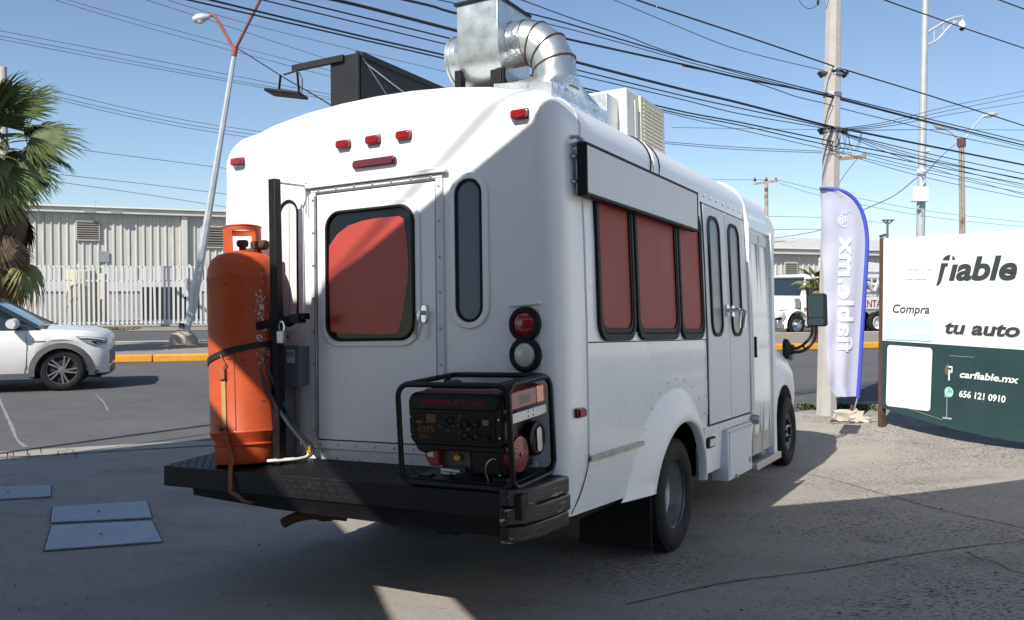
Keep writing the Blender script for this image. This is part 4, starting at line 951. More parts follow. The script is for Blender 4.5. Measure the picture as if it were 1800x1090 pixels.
for a, b in (((368, 29), (339, 35)), ((498, -45), (528, -38))):
    p, q = ll(*a), ll(*b); d = q-p
    hd = obj('lamp_head', MB().tube([p-d*.05, p+d*.1, p+d*.35, p+d*.7, p+d*.95, q], [.04, .07, .115, .125, .08, .02], 12), MT['lamp_grey'], lamp)
    obj('lens', MB().lathe([(.10, 0), (.085, -.05), (.04, -.075), (.001, -.08)], 14, p+d*.55+V((0, 0, -.07))), MT['clear_lens'], hd)
fb = MB(); rr_ = random.Random(3)
for a0 in (0,):
    prof = [(.34, -.05), (.33, .14), (.28, .30), (.18, .38), (.001, .40)]
    fb.lathe(prof, 14)
fb.v = [(x*(1+rr_.uniform(-.16, .16)), y*(1+rr_.uniform(-.16, .16)), z*(1+rr_.uniform(-.1, .1))) for x, y, z in fb.v]
fo = obj('foundation', fb, MT['foundation'], lamp, smooth=25, loc=(.0, 0, -.02))
obj('cable_hatch', MB().box(-.09, .02, -.15, -.09, .36, .5), MT['rust'], lamp, loc=ll(329, 590)*.3)

FA, FBn = st(-34, 41.2), st(-2, 41.2)
FU = (st(1, 0)-st(0, 0))
fen = thing('picket_fence', 'long white steel picket fence in front of the corrugated warehouse', 'fence', loc=st(-36, 41.2), rz=R(14))
def stpx(px, n):
    r = (px-900)/FPX; Y = n/(math.cos(R(14))-r*math.sin(R(14))); return V((r*Y, Y, 0))
pm = MB().box(-.045, .045, -.02, .02, .08, 2.62).mesh('picket', MT['fence_white'])
for i in range(176): obj('picket', pm, None, fen, loc=(i*.19+random.uniform(-.012, .012), 0, random.uniform(-.03, .03))).rotation_euler = (0, random.gauss(0, .006), 0)
for z in (1.98, 2.58, .16): obj('rail', MB().box(-.2, 33.4, .021, .07, z-.03, z+.03), MT['fence_white'], fen)
po = MB().box(-.05, .05, .072, .16, 0, 2.7).mesh('fence_post', MT['fence_white'])
for i in range(8): obj('fence_post', po, None, fen, loc=(4.5*i+.13, 0, 0))
obj('curb_wall', MB().box(-.2, 33.4, -.08, .16, -.05, .075), MT['wall_block'], fen)
# cream masonry pillar behind the pickets
obj_ = thing('gate_pillar', 'round cream masonry pillar standing behind the white pickets', 'pillar', loc=stpx(143, 42.4))
obj('shaft', MB().lathe([(.60, 0), (.60, 2.4), (.56, 2.45)], 24), MT['column_cream'], obj_)
obj('side_block', MB().box(.4, .95, .1, .5, 0, 2.3), MT['column_cream'], obj_, bevel=.02)
def warehouse(label, u0, u1, n, H, depth, rot, cat='warehouse', vents=(), org=None):
    """corrugated metal wall with fascia and louvred vents; local x along the wall, y away from the street"""
    o = org if org is not None else st(u0, n)
    w = thing('warehouse', label, cat, loc=o, rz=rot)
    Lg = u1-u0; mb = MB(); k = int(Lg/.36)
    vs = []; prof = []
    for i in range(k):
        x = i*.36; prof += [(x, 0), (x+.25, 0), (x+.275, -.05), (x+.335, -.05)]
    prof.append((k*.36, 0))
    for x, y in prof: vs += [(x, y, 1.5), (x, y, H)]
    mb.add(vs, [(2*i, 2*i+2, 2*i+3, 2*i+1) for i in range(len(prof)-1)])
    obj('corrugated_wall', mb, MT['wall_corrugated'], w, smooth=0, recalc=False)
    obj('base_wall', MB().box(0, Lg, .02, .3, -.2, 1.5), MT['wall_block'], w); obj('light_band', MB().box(0, Lg, -.052, .019, 1.5, 2.05), MT['fascia'], w)
    obj('fascia', MB().box(-.2, Lg+.2, -.35, .3, H, H+.26).box(-.25, Lg+.25, -.45, .3, H+.261, H+.33), MT['fascia'], w, bevel=.02)
    obj('roof', MB().add([(-.2, .3, H+.3), (Lg+.2, .3, H+.3), (Lg+.2, depth, H+1.6), (-.2, depth, H+1.6)], [(0, 1, 2, 3)]), MT['wall_corrugated'], w, smooth=0)
    obj('end_wall', MB().box(Lg, Lg+.2, .0, depth, -.2, H+.2).box(-.2, 0, 0, depth, -.2, H+.2), MT['wall_corrugated'], w)
    for x, z0, z1, ww in vents:
        v = obj('vent', MB().box(x, x+ww, -.07, -.055, z0, z1), MT['dark_void'], w)
        obj('vent_frame', MB().ring([(x-.06, z0-.06), (x+ww+.06, z0-.06), (x+ww+.06, z1+.06), (x-.06, z1+.06)], [(x, z0), (x+ww, z0), (x+ww, z1), (x, z1)], lambda a, b, d: (a, -.06-d, b), 0, .06), MT['vent_metal'], v)
        nsl = 8; sl_ = MB().box(-ww/2, ww/2, -.05, .05, -.008, .008, M=Matrix.Rotation(R(-32), 4, 'X')).mesh('vent_slat', MT['vent_metal'])
        for i in range(nsl): obj('vent_slat', sl_, None, v, loc=(x+ww/2, -.11, z0+(i+.5)*(z1-z0)/nsl))
    return w
# left warehouse, placed behind the fence
WO = V((-29.5, 42.0, 0)); wrot = R(24)
def wallx(px):
    r = (px-900)/FPX; c, s_ = math.cos(wrot), math.sin(wrot)      # WO + x*(c, s) on the ray X = r*Y
    return (r*WO.y-WO.x)/(c-r*s_)
def wallz(px, py):
    x = wallx(px); return at(px, py, WO.y+x*math.sin(wrot)).z
wa = warehouse('long cream corrugated warehouse with louvred vents behind the white picket fence', 0, 30, 0, 5.5, 14, wrot, org=WO, vents=((wallx(137), wallz(150, 421), wallz(150, 389), 1.0), (wallx(362), wallz(380, 434), wallz(380, 399), 1.05)))
x_ = wallx(320); obj('downpipe', MB().box(x_, x_+.3, -.22, -.051, 1.2, 5.49), MT['fascia'], wa, bevel=.02)
x_ = wallx(174); obj('wall_patch', MB().box(x_, x_+.5, -.075, -.058, wallz(180, 461), wallz(180, 442)), MT['wall_patch'], wa)
x_ = wallx(170); obj('doorway', MB().box(x_, x_+.4, -.02, .019, 0, 1.5), MT['dark_void'], wa)
x_ = wallx(250); obj('doorway', MB().box(x_, wallx(352), -.06, -.001, -.1, 1.72), MT['dark_void'], wa)
obj('stair_wall', MB().prism([(wallx(182), -.1), (wallx(248), -.1), (wallx(248), .1), (wallx(186), 1.5), (wallx(182), 1.5)], lambda u, v, d: (u, -d, v), .1, .3), MT['pole_concrete'], wa)
x_ = wallx(168); obj('roof_antenna', MB().cyl((x_, 1, 5.8), (x_, 1, 6.25), .02).box(x_-.25, x_+.25, .98, 1.02, 6.2, 6.23).box(x_-.15, x_-.12, .98, 1.02, 6.05, 6.22).box(x_+.12, x_+.15, .98, 1.02, 6.05, 6.22), MT['pole_grey'], wa)
for p_ in (160, 206): x_ = wallx(p_); obj('roof_vent', MB().box(x_-.25, x_+.25, -.47, -.3, 5.5, 5.6), MT['wall_patch'], wa)
# right warehouse, far behind the pump truck
WO2 = at(1315, 520, 46); WO2.z = -.3
wb = warehouse('pale corrugated warehouse behind the concrete pump truck across the street', 0, 26, 0, 3.75, 10, R(22), org=WO2, vents=((2.3, 2.5, 3.3, .75),))
cylt = thing('water_tank', 'small grey box tank on the far roofline beside the sign post', 'tank', loc=at(1540, 470, 60))
obj('shell', MB().box(-.5, .5, -.4, .4, -.2, 1.0), MT['pole_grey'], cylt, bevel=.03)
obj('ladder', MB().cyl((.55, -.45, -3), (.55, -.45, 1.4), .04).cyl((.95, -.45, -3), (.95, -.45, 1.4), .04), MT['pole_grey'], cylt)

# ------------------------------------------------------------------ white SUV on the street
C0 = gnd(109, 688); C0.z = 0
suv = thing('suv', 'white compact SUV with grey wheel-arch cladding driving past at the left', 'car', loc=C0+V((-.0, 0, 0)), rz=R(20))
# local: x forward with the front axle at 0, y to the far side with the near flank at y = 0.
HWd = .86
def cs(x, zb, zsh, zt, w, tum=.04):
    cy = HWd
    h = [(w-.04, zb), (w, zb+.14), (w+.005, (zb+zsh)/2), (w-.015, zsh-.03), (w-.06, zsh+.02), (w-.22, zt-.02), (w*.5, zt+.0), (0, zt+.015)]
    return [V((x, cy-a, b)) for a, b in h]+[V((x, cy+a, b)) for a, b in h[::-1][1:]]
def flankw(x):
    f = max(0, (x-.1)/.565); return HWd*(1-.15*f**2.2-.06*f**9)
def sarch(x, base):
    for c in (0, -2.52):
        d = x-c
        if abs(d) < .395: return .30+math.sqrt(.395**2-d*d)
    return base
xs = [-3.3, -3.2, -3.05]+[-2.52-.394*math.cos(R(180*i/12)) for i in range(13)]+[-2, -1.6, -1.2, -.9, -.7, -.5]+[-.394*math.cos(R(180*i/14)) for i in range(15)]+[.46, .54, .60, .645, .665]
rings = []
for x in xs:
    f = max(0, (x-.1)/.565)
    w = flankw(x) if x > .1 else (HWd if x > -3 else HWd*.93)
    zt = 1.05 if x < -1.05 else 1.05-.085*max(0, (x+1.05)/1.5)**1.6-.06*max(0, (x-.2)/.45)**2-.07*max(0, (x-.55)/.12)**2
    zs = .96-.03*max(0, (x+.3)/1.0)-.07*max(0, (x-.3)/.37)**2
    rings.append(cs(x, sarch(x, .27), min(zs, zt-.03), zt, w))
obj('body', MB().loft(rings), MT['car_white'], suv, smooth=40)
# greenhouse
def gs(x, zr, wr, zb=.98):
    return [V((x, HWd-a, b)) for a, b in ((.82, zb), (wr+.10, zb+(zr-zb)*.5), (wr, zr-.08), (wr-.1, zr), (0, zr+.02), (-wr+.1, zr), (-wr, zr-.08), (-wr-.1, zb+(zr-zb)*.5), (-.82, zb))]
mb = MB().loft([gs(-3.15, 1.05, .68), gs(-2.95, 1.45, .6), gs(-2.6, 1.58, .6), gs(-1.9, 1.62, .6), gs(-1.35, 1.57, .6), gs(-1.0, 1.43, .62), gs(-.62, 1.20, .67), gs(-.34, 1.03, .72)])
obj('glasshouse', mb, MT['car_glass'], suv, smooth=30)
obj('roof_skin', MB().loft([[p+V((0, 0, .008)) for p in gs(x, zr, wr)[2:7]] for x, zr, wr in ((-2.95, 1.45, .6), (-2.6, 1.58, .6), (-1.9, 1.62, .6), (-1.52, 1.575, .6))], cap=False), MT['car_white'], suv, smooth=40, recalc=True)
for s in (1, -1):
    a = [V((x, HWd-s*(w+.013), z)) for x, z, w in ((-1.4, 1.55, .61), (-.98, 1.38, .655), (-.58, 1.14, .735), (-.34, 1.01, .80))]
    obj('pillar', MB().tube(a, .032, 8), MT['car_glass'], suv)
obj('cowl', MB().box(-.52, -.24, .12, 2*HWd-.12, .99, 1.03), MT['car_cladding'], suv, bevel=.01)
obj('door_seam', MB().tube([(-.50, -.004, .93), (-.485, -.008, .7), (-.50, -.006, .42), (-.53, .03, .30)], .004, 5), MT['rubber'], suv)
obj('bonnet_seam', MB().tube(smooth_path([(-.42, .09, .97), (0, .075, .93), (.3, .13, .885), (.5, .26, .83)], 5), .004, 5), MT['rubber'], suv)
obj('badge', MB().bar((-.42, -.009, .80), (-.22, -.009, .798), .004, .012), MT['chrome'], suv)
obj('sill_cladding', MB().box(-2.1, -.40, .0, .06, .20, .30), MT['car_cladding'], suv, bevel=.01)
for cx in (0, -2.52):
    ro = [(cx+.47*math.cos(R(a)), .31+.46*math.sin(R(a))) for a in range(188, -9, -7)]; ri = [(cx+.385*math.cos(R(a)), .30+.385*math.sin(R(a))) for a in range(188, -9, -7)]
    for s in (0, 1):
        fw = .0 if cx < 0 else 1
        f = lambda u, v, d, s=s: (u, (-d+(.10*max(0, (u-.1)/.5)**2 if fw else 0)) if s == 0 else (2*HWd+d-(.10*max(0, (u-.1)/.5)**2 if fw else 0)), v)
        n_ = len(ro); mb = MB()
        mb.add([f(u, v, .012) for u, v in ro]+[f(u, v, .022) for u, v in ri]+[f(u, v, -.06) for u, v in ri]+[f(u, v, -.03) for u, v in ro], [q for i in range(n_-1) for q in ((i, i+1, n_+i+1, n_+i), (n_+i, n_+i+1, 2*n_+i+1, 2*n_+i), (i+1, i, 3*n_+i, 3*n_+i+1))])
        obj('arch_cladding', mb, MT['car_cladding'], suv, smooth=40)
    obj('wheel_well', MB().prism([(cx+.40*math.cos(R(q)), .31+.40*math.sin(R(q))) for q in range(0, 181, 12)], lambda u, v, d: (u, d, v), .06, 1.66), MT['dark_void'], suv)
    for s in (1, -1):
        yc = HWd-s*(HWd-.125); c = (cx, yc, .335)
        wh = obj('wheel', MB().lathe(tyre_profile(.337, .2), 48, c, (0, -s, 0), cap=False), MT['tyre'], suv, smooth=40)
        yf = yc-s*.095
        obj('rim', MB().lathe([(.232, -.02), (.236, .0), (.226, .004), (.215, -.02), (.20, -.10), (.02, -.11)], 40, (cx, yf, .335), (0, -s, 0), cap=False), MT['alloy_dark'], wh)
        mb = MB()
        for k in range(10):
            a = 2*math.pi*k/10+(.06 if k % 2 else -.06); t = a+.13*(1 if k % 2 else -.3)+.22
            p0 = V((cx+.05*math.cos(a), yf, .335+.05*math.sin(a))); p1 = V((cx+.222*math.cos(t), yf-s*.0, .335+.222*math.sin(t)))
            mb.bar(p0, p1, .026, .02, up=(0, 1, 0))
        mb.lathe([(.055, -.02), (.055, .008), (.03, .014), (.001, .014)], 16, (cx, yf, .335), (0, -s, 0)).lathe([(.236, -.01), (.236, .004), (.218, .004), (.218, -.01)], 40, (cx, yf, .335), (0, -s, 0), cap=False)
        obj('spokes', mb, MT['alloy'], wh)
for s in (1, -1):
    f = lambda x, y, z, s=s: (x, HWd-s*(HWd-y), z)
    fy = lambda x, z, o=.008: f(x, HWd-flankw(x)-.005-o, z)
    hl = obj('headlight', MB().add([fy(.20, .87), fy(.33, .865), fy(.46, .855), fy(.56, .84), fy(.63, .815), fy(.655, .78), fy(.63, .735), fy(.54, .72), fy(.44, .725), fy(.34, .77), fy(.26, .82)], [(0, 1, 10), (1, 9, 10), (1, 2, 8, 9), (2, 3, 7, 8), (3, 4, 6, 7), (4, 5, 6)]), MT['headlamp'], suv, smooth=60, recalc=True)
    obj('lamp_strip', MB().tube([fy(.26, .845, .012), fy(.36, .842, .012), fy(.46, .83, .012), fy(.56, .812, .012), fy(.62, .79, .012)], .011, 6), MT['sticker_white'], hl)
    obj('lamp_core', MB().add([fy(.42, .79, .014), fy(.54, .785, .014), fy(.60, .75, .014), fy(.48, .742, .014)], [(0, 1, 2, 3)]), MT['glass_dark'], hl, smooth=0)
    mr = obj('door_mirror', MB().loft([[V(f(x, -.02-.13*t, 1.0+.0*t))+V((.09*math.cos(R(a))*(1-.2*t), 0, .08+.085*math.sin(R(a))*(1-.15*t))) for a in range(0, 360, 30)] for x, t in ((-.66, 0), (-.67, .35), (-.68, .8), (-.68, 1.15))], closed=True), MT['car_white'], suv, smooth=50)
    obj('mirror_foot', MB().bar(f(-.62, .06, 1.02), f(-.66, -.06, 1.05), .06, .03), MT['car_cladding'], mr)
obj('bumper_trim', MB().loft([[V((x, HWd-y*s2, z)) for x, y, z in ((.42, .80, .235), (.44, .81, .31), (.60, .72, .33), (.68, .4, .34), (.685, .4, .24), (.60, .72, .22))] for s2 in (1, -1)], closed=True), MT['car_cladding'], suv)
obj('grille', MB().box(.60, .672, .3, 2*HWd-.3, .38, .62), MT['car_cladding'], suv, bevel=.02)
obj('fog_lamp', MB().box(.50, .625, .135, .22, .42, .66), MT['rubber'], suv, bevel=.01)
obj('fog_trim', MB().box(.52, .632, .13, .2, .50, .53), MT['chrome'], suv)
obj('tail_lamp', MB().box(-3.32, -3.24, .05, .3, .8, .95), MT['red_lens'], suv)
obj('underfloor', MB().box(-3.1, .55, .14, 2*HWd-.14, .2, .32), MT['underbody'], suv)

# ------------------------------------------------------------------ concrete pump truck across the street
TS = .74
T0 = gnd(1395, 590); T0.z = 0
truck = thing('pump_truck', 'white concrete pump truck with folded boom parked across the street', 'truck', M=Matrix.Translation(T0) @ Matrix.Rotation(R(207), 4, 'Z') @ Matrix.Scale(TS, 4))
# local: x forward (towards the left of the picture), front axle at 0, near flank at y = +0 going to the far side with negative y
def tf(p): return V(p)
NY = .25     # near flank y
def tring(x, w, z0, z1, r=.12):
    c = -.95
    h = [(w-.04, z0), (w, z0+.15), (w, z1-r), (w-r*.4, z1-r*.3), (w-r*1.2, z1)]
    return [V((x, c+a, b)) for a, b in h]+[V((x, c-a, b)) for a, b in h[::-1]]
obj('cab', MB().loft([tring(-2.05, 1.15, .75, 2.85), tring(-1.0, 1.15, .75, 2.9), tring(-.66, 1.14, .75, 2.82), tring(-.40, 1.08, .75, 1.80), tring(-.36, 1.06, .75, 1.75)]), MT['truck_white'], truck)
obj('windscreen', MB().add([(-.605, -1.92, 2.70), (-.605, .04, 2.70), (-.393, -.01, 1.88), (-.393, -1.88, 1.88)], [(0, 1, 2, 3)]), MT['car_glass'], truck, smooth=0)
obj('side_window', MB().box(-1.75, -.80, .2, .215, 1.85, 2.62), MT['car_glass'], truck, bevel=.01)
obj('bonnet_seam', MB().bar((-.34, .04, .95), (-.34, .04, 1.74), .03, .02).bar((-.3, .035, 1.25), (.85, -.08, 1.2), .015, .015), MT['rubber'], truck)
obj('cab_mirror', MB().box(-.55, -.45, .3, .42, 1.9, 2.45).bar((-.5, .2, 2.45), (-.5, .36, 2.45), .03, .03), MT['rubber'], truck, bevel=.01)
obj('air_cleaner', MB().cyl((-.1, .1, 1.3), (-.1, .1, 1.75), .13), MT['chrome'], truck)
obj('visor', MB().box(-.70, -.48, -1.95, .05, 2.74, 2.80), MT['truck_white'], truck, bevel=.02)
obj('bonnet', MB().loft([tring(-.36, .98, .95, 1.76), tring(.3, .93, .9, 1.58, .2), tring(.9, .84, .85, 1.42, .25), tring(1.02, .8, .8, 1.3, .25)]), MT['truck_white'], truck)
for cy_, s in ((.13, 1), (-2.03, -1)):
    pr = [(x, cy_, z) for x, z in ()]
    mb = MB().loft([[V((.70*math.cos(R(a)), cy_+y, .5+.72*math.sin(R(a))-(.0 if 0 else 0)+z)) for a in range(-5, 190, 13)] for y, z in ((-.22, .08), (.14, .0), (.16, -.04), (.14, -.08), (-.22, -.1))], cap=False)
    obj('fender', mb, MT['truck_white'], truck, smooth=50)
obj('grille', MB().box(1.0, 1.06, -1.5, -.4, .75, 1.3), MT['chrome'], truck, bevel=.02)
obj('front_bumper', MB().box(.85, 1.2, -2.05, .2, .32, .75), MT['chrome'], truck, bevel=.05)
obj('headlamp', MB().box(.72, .98, .02, .22, .92, 1.12), MT['clear_lens'], truck, bevel=.03)
obj('marker', MB().box(-.62, -.45, .19, .215, 1.2, 1.32), MT['amber_lens'], truck)
obj('step_tank', MB().box(-1.9, -.85, -.1, .22, .35, .75), MT['steel'], truck, bevel=.04)
obj('exhaust_stack', MB().cyl((-2.2, .05, .9), (-2.2, .05, 3.3), .09).cyl((-2.2, .05, 3.3), (-2.35, .05, 3.5), .08), MT['chrome'], truck)
obj('chassis', MB().box(-9.5, .9, -1.5, -1.3, .55, .85).box(-9.5, .9, -.6, -.4, .55, .85).box(-4.6, -2.3, -1.9, .0, .45, .9), MT['underbody'], truck)
for wx_ in (0, -5.35, -6.75, -8.1):
    for yy, s in ((.08, 1), (-1.98, -1)):
        wh = obj('wheel', MB().lathe(tyre_profile(.52, .28), 40, (wx_, yy, .52), (0, s, 0), cap=False), MT['tyre'], truck, smooth=40)
        obj('rim', MB().lathe([(.31, .11), (.30, .14), (.27, .06), (.22, .03), (.12, .10), (.09, .16), (.001, .17)] if wx_ == 0 else [(.31, .13), (.30, .15), (.27, .02), (.16, -.02), (.12, .06), (.001, .07)], 30, (wx_, yy, .52), (0, s, 0), cap=False), MT['chrome'] if wx_ == 0 else MT['truck_white'], wh)
obj('deck_side', MB().box(-9.6, -3.4, .15, .19, 1.2, 1.78).box(-9.6, -3.4, -2.05, -2.01, 1.2, 1.78), MT['truck_white'], truck, bevel=.01)
obj('deck', MB().box(-9.6, -2.4, -2.0, .14, 1.1, 1.19), MT['pump_pipe'], truck)
tm = text_mb('RENTAS: 412', .5, lambda u, v: (-4.05-u, .195, 1.29+v), .008)
obj('lettering', tm, MT['gen_letter_red'], truck, smooth=0)
for z, y, r_ in ((2.05, -.2, .12), (2.4, -.15, .10), (2.75, -.25, .13), (3.05, -.5, .11), (2.2, -.9, .12), (2.6, -1.3, .12)):
    obj('delivery_pipe', MB().tube(smooth_path([(-2.9, y, z+.35), (-3.1, y, z+.1), (-3.5, y, z), (-5.5, y+.03, z), (-9.6, y, z-.06)], 4), r_, 8), MT['pump_pipe'], truck)
obj('boom_arm', MB().bar((-2.7, -.9, 3.55), (-9.9, -.9, 3.1), .4, .38).bar((-3.4, -.45, 3.0), (-9.6, -.45, 2.85), .28, .3), MT['truck_white'], truck, bevel=.02)
obj('boom_lettering_band', MB().box(-9, -5, -.312, -.308, 2.92, 3.06), MT['wall_patch'], truck)
mb = MB()
for i in range(12):
    x = -2.6-.12*i % 1.1; mb.tube([V((-2.75+.35*math.cos(R(a)), -.2-.05*i, 3.35+.42*math.sin(R(a)))) for a in range(0, 360, 24)], .05, 6, closed=True)
mb.tube(smooth_path([(-2.4, -.2, 2.6), (-2.9, -.1, 2.9), (-3.6, -.1, 2.8), (-3.9, -.2, 3.3)], 5), .12, 8).tube(smooth_path([(-2.5, .0, 2.2), (-2.8, .02, 2.5), (-3.4, 0, 2.45)], 5), .1, 8).tube([(-3.2, -.1, 3.5), (-4.6, -.1, 3.45)], .16, 10)
obj('boom_hose', mb, MT['pump_pipe'], truck, smooth=50)
mb = MB()
for i in range(14):
    x = -3.6-.42*i; mb.bar((x, -.1, 1.8), (x, -.1, 2.9+random.uniform(-.2, .1)), .06, .06).bar((x, .05, 2.0+random.uniform(0, .6)), (x-.3, .05, 2.0+random.uniform(0, .6)), .12, .1)
obj('pump_rack', mb, MT['pump_pipe'], truck)

# ------------------------------------------------------------------ palms
def frond_mb(seed, L=1.0, n=32, spread=155, droop=.5, width=.043, fold=.25):
    """one fan leaf: a stalk along +x and narrow folded leaflets radiating from its end, tips drooping"""
    r = random.Random(seed); mb = MB()
    st_ = [V((0, 0, 0)), V((L*.45, 0, L*.10)), V((L*.85, 0, L*.06))]
    mb.tube(smooth_path(st_, 4), [.022-.0016*i for i in range(9)], 5, m=1)
    hub = st_[-1]
    for i in range(n):
        t = i/(n-1)*2-1; a = R(spread/2*t)+r.uniform(-.03, .03)
        l = L*(.95-.28*abs(t)**1.5)*r.uniform(.9, 1.08)
        d = V((math.cos(a), math.sin(a), 0)); s = V((-d.y, d.x, 0)); cup = .12*math.cos(a)*0+.22*abs(t)
        pts = []
        for k in range(6):
            q = k/5; z = l*(cup*q-droop*q**2.4*r.uniform(.9, 1.15)); pts.append(hub+d*(l*q*(1-.12*droop*q*q))+V((0, 0, z)))
        wds = [width*.35, width*.8, width, width*.8, width*.42, .002]
        vs = []
        for p, w in zip(pts, wds): vs += [p-s*w*L+V((0, 0, -w*L*.5)), p+V((0, 0, w*L*.5*fold*2)), p+s*w*L+V((0, 0, -w*L*.5))]
        fs = [f for k in range(5) for f in ((3*k, 3*k+3, 3*k+4, 3*k+1), (3*k+1, 3*k+4, 3*k+5, 3*k+2))]
        mb.add(vs, fs, 0)
        # a thread-like split tip
        e = pts[-2]; tip = pts[-1]+V((0, 0, -l*.10))+s*r.uniform(-.04, .04)
        mb.add([e-s*.006*L, e+s*.006*L, tip], [(0, 1, 2)], 0)
    return mb
fr_meshes = {}
def palm(name_label, base, hgt, L, plan, trunk_r=.19):
    """plan: azimuth, elevation, scale, kind for every leaf"""
    p = thing('palm_tree', name_label, 'palm tree', loc=base)
    prof = [(trunk_r*1.25, 0), (trunk_r, .3)]
    rr = random.Random(5)
    z = .3
    while z < hgt: prof += [(trunk_r*rr.uniform(.92, 1.0), z+.05), (trunk_r*rr.uniform(1.04, 1.16), z+.11)]; z += .12
    prof.append((trunk_r*.6, hgt+.05))
    obj('trunk', MB().lathe(prof, 16), MT['palm_trunk'], p, smooth=25)
    for az, el, sc, kind, tw in plan:
        key = (kind, int(sc*10) % 3, round(L, 2))
        if key not in fr_meshes:
            dr = {'green': .42, 'yellow': .55, 'dead': .75}[kind]
            fr_meshes[key] = frond_mb({'green': 3, 'yellow': 41, 'dead': 77}[kind]+key[1]*7+int(L*100), L, droop=dr, spread={'green': 150, 'yellow': 150, 'dead': 95}[kind]).mesh('frond', [MT['palm_'+kind], MT['palm_yellow' if kind != 'dead' else 'palm_dead']], smooth=0, recalc=False)
        o = obj('frond', fr_meshes[key], None, p)
        o.matrix_local = Matrix.Translation((0, 0, hgt-(rp.uniform(.15, 1.9)*L if el < -44 else 0))) @ Matrix.Rotation(R(az), 4, 'Z') @ Matrix.Rotation(R(-el), 4, 'Y') @ Matrix.Rotation(R(tw), 4, 'X') @ Matrix.Scale(sc, 4)
    return p
rp = random.Random(11)
plan = []
for i in range(24):
    el = 72-125*(i/23)**.9; plan.append((i*137.5+rp.uniform(-14, 14), el+rp.uniform(-8, 8), rp.uniform(.85, 1.08), 'green' if i < 17 else 'yellow', rp.uniform(-25, 25)))
plan += [(-8, 10, 1.2, 'green', 50), (-28, -24, 1.15, 'green', 40), (18, 58, 1.15, 'green', 55), (-40, -40, 1.1, 'yellow', 40), (-60, 20, 1.1, 'green', -50), (-75, -10, 1.1, 'yellow', 30)]
for i in range(70): plan.append((i*137.5+rp.uniform(-9, 9), -62+rp.uniform(-16, 18), rp.uniform(.7, 1.1), 'dead', rp.uniform(-40, 40)))
PB = at(-16, 612, 19.5); PB.z = .05
palm('shaggy fan palm with a skirt of dead fronds, growing behind the white SUV', PB, at(0, 272, 19.5).z, 1.04, plan, .2)
plan = [(i*137.5, 70-90*i/16+rp.uniform(-8, 8), rp.uniform(.8, 1.15), 'green' if i % 3 else 'yellow', rp.uniform(-15, 15)) for i in range(17)]+[(i*137.5, -65, .8, 'dead', 0) for i in range(8)]
PB2 = gnd(1436, 612); PB2.z = .12
palm('small young fan palm in the median in front of the pump truck cab', PB2, at(1436, 512, PB2.y).z, .40, plan, .12)

# ------------------------------------------------------------------ poles
def pole_thing(name, label, cat, px0, py0, px1, py1, D, r0, r1, m, n=8, base=None, parts=None, sm=25):
    b = at(px0, py0, D) if base is None else base
    t = thing(name, label, cat, loc=b)
    top = at(px1, py1, D)-b
    obj('shaft', MB().tube([(0, 0, -.1), top], [r0, r1], n), MT[m], t, smooth=sm)
    return t, b
CP = gnd(1453, 727)
cp, cb = pole_thing('utility_pole', 'thick pale concrete utility pole behind the feather flag', 'utility pole', 0, 0, 1470, -260, CP.y, .142, .088, 'pole_concrete', 8, CP)
DP = CP.y
def cl(px, py): return at(px, py, DP)-cb
for py, pw in ((124, 1467), (132, 1467), (165, 1464), (169, 1464), (226, 1462), (232, 1462)):
    obj('band', MB().lathe([(.118, -.012), (.122, -.012), (.122, .012), (.118, .012)], 10, cl(pw-1, py)), MT['steel'], cp)
for py in (128, 228):
    mb = MB()
    for s in (-1, 1):
        for k in range(3): mb.lathe([(.015, -.03), (.03, -.015), (.03, 0), (.02, .01), (.03, .02), (.015, .035)], 10, cl(1464+s*(17+3*k), py+1+4*(k % 2)), (.6, -.6, .3))
        mb.bar(cl(1464-s*6, py)+V((0, -.12, 0)), cl(1464+s*24, py+2), .02, .03)
    obj('cable_clamp', mb, MT['cable_black'], cp)
mb = MB(); rw = random.Random(2)
for k in range(7):
    x0 = 1440+rw.uniform(-8, 50); mb.tube(smooth_path([cl(x0, 230)+V((0, -.14, 0)), cl(x0-8+rw.uniform(-6, 6), 250+rw.uniform(0, 15))+V((0, -.16, 0)), cl(x0+12+rw.uniform(-6, 6), 262+rw.uniform(-8, 8))+V((0, -.16, 0)), cl(x0+rw.uniform(10, 26), 236)+V((0, -.13, 0))], 5), .004, 5)
obj('loose_wire', mb, MT['cable_black'], cp)
# far street pole with a wooden crossarm, mostly hidden behind the concrete pole
b = at(1462, 560, 34); t, b = pole_thing('utility_pole', 'brown crossarm pole almost hidden behind the thick concrete pole', 'utility pole', 1462, 575, 1462, 262, 34, .13, .10, 'pole_rusty')
obj('crossarm', MB().bar(at(1450, 281, 34)-b, at(1523, 275, 33.6)-b, .10, .12), MT['wood_arm'], t)
for px in (1476, 1500, 1519): obj('insulator', MB().lathe([(.04, 0), (.07, .03), (.05, .1), (.06, .14), (.02, .18)], 10, at(px, 276, 33.8)-b), MT['pole_grey'], t)
t, b = pole_thing('utility_pole', 'distant wooden pole with a short crossarm above the bus roof', 'utility pole', 1348, 560, 1347, 316, 52, .13, .11, 'pole_rusty')
obj('crossarm', MB().bar(at(1325, 323, 52)-b, at(1367, 318, 51)-b, .12, .12), MT['pole_rusty'], t)
for px in (1327, 1347, 1364): obj('insulator', MB().lathe([(.05, 0), (.1, .05), (.05, .15), (.02, .25)], 8, at(px, 319, 51.5)-b), MT['cable_black'], t)
t, b = pole_thing('utility_pole', 'grey utility pole with crossarms showing through the palm fronds', 'utility pole', 12, 560, 6, 118, 33, .16, .12, 'pole_concrete')
obj('crossarm', MB().bar(at(20, 203, 33)-b, at(60, 204, 32.5)-b, .1, .1).bar(at(-20, 300, 33)-b, at(60, 301, 32.5)-b, .08, .1), MT['pole_grey'], t)
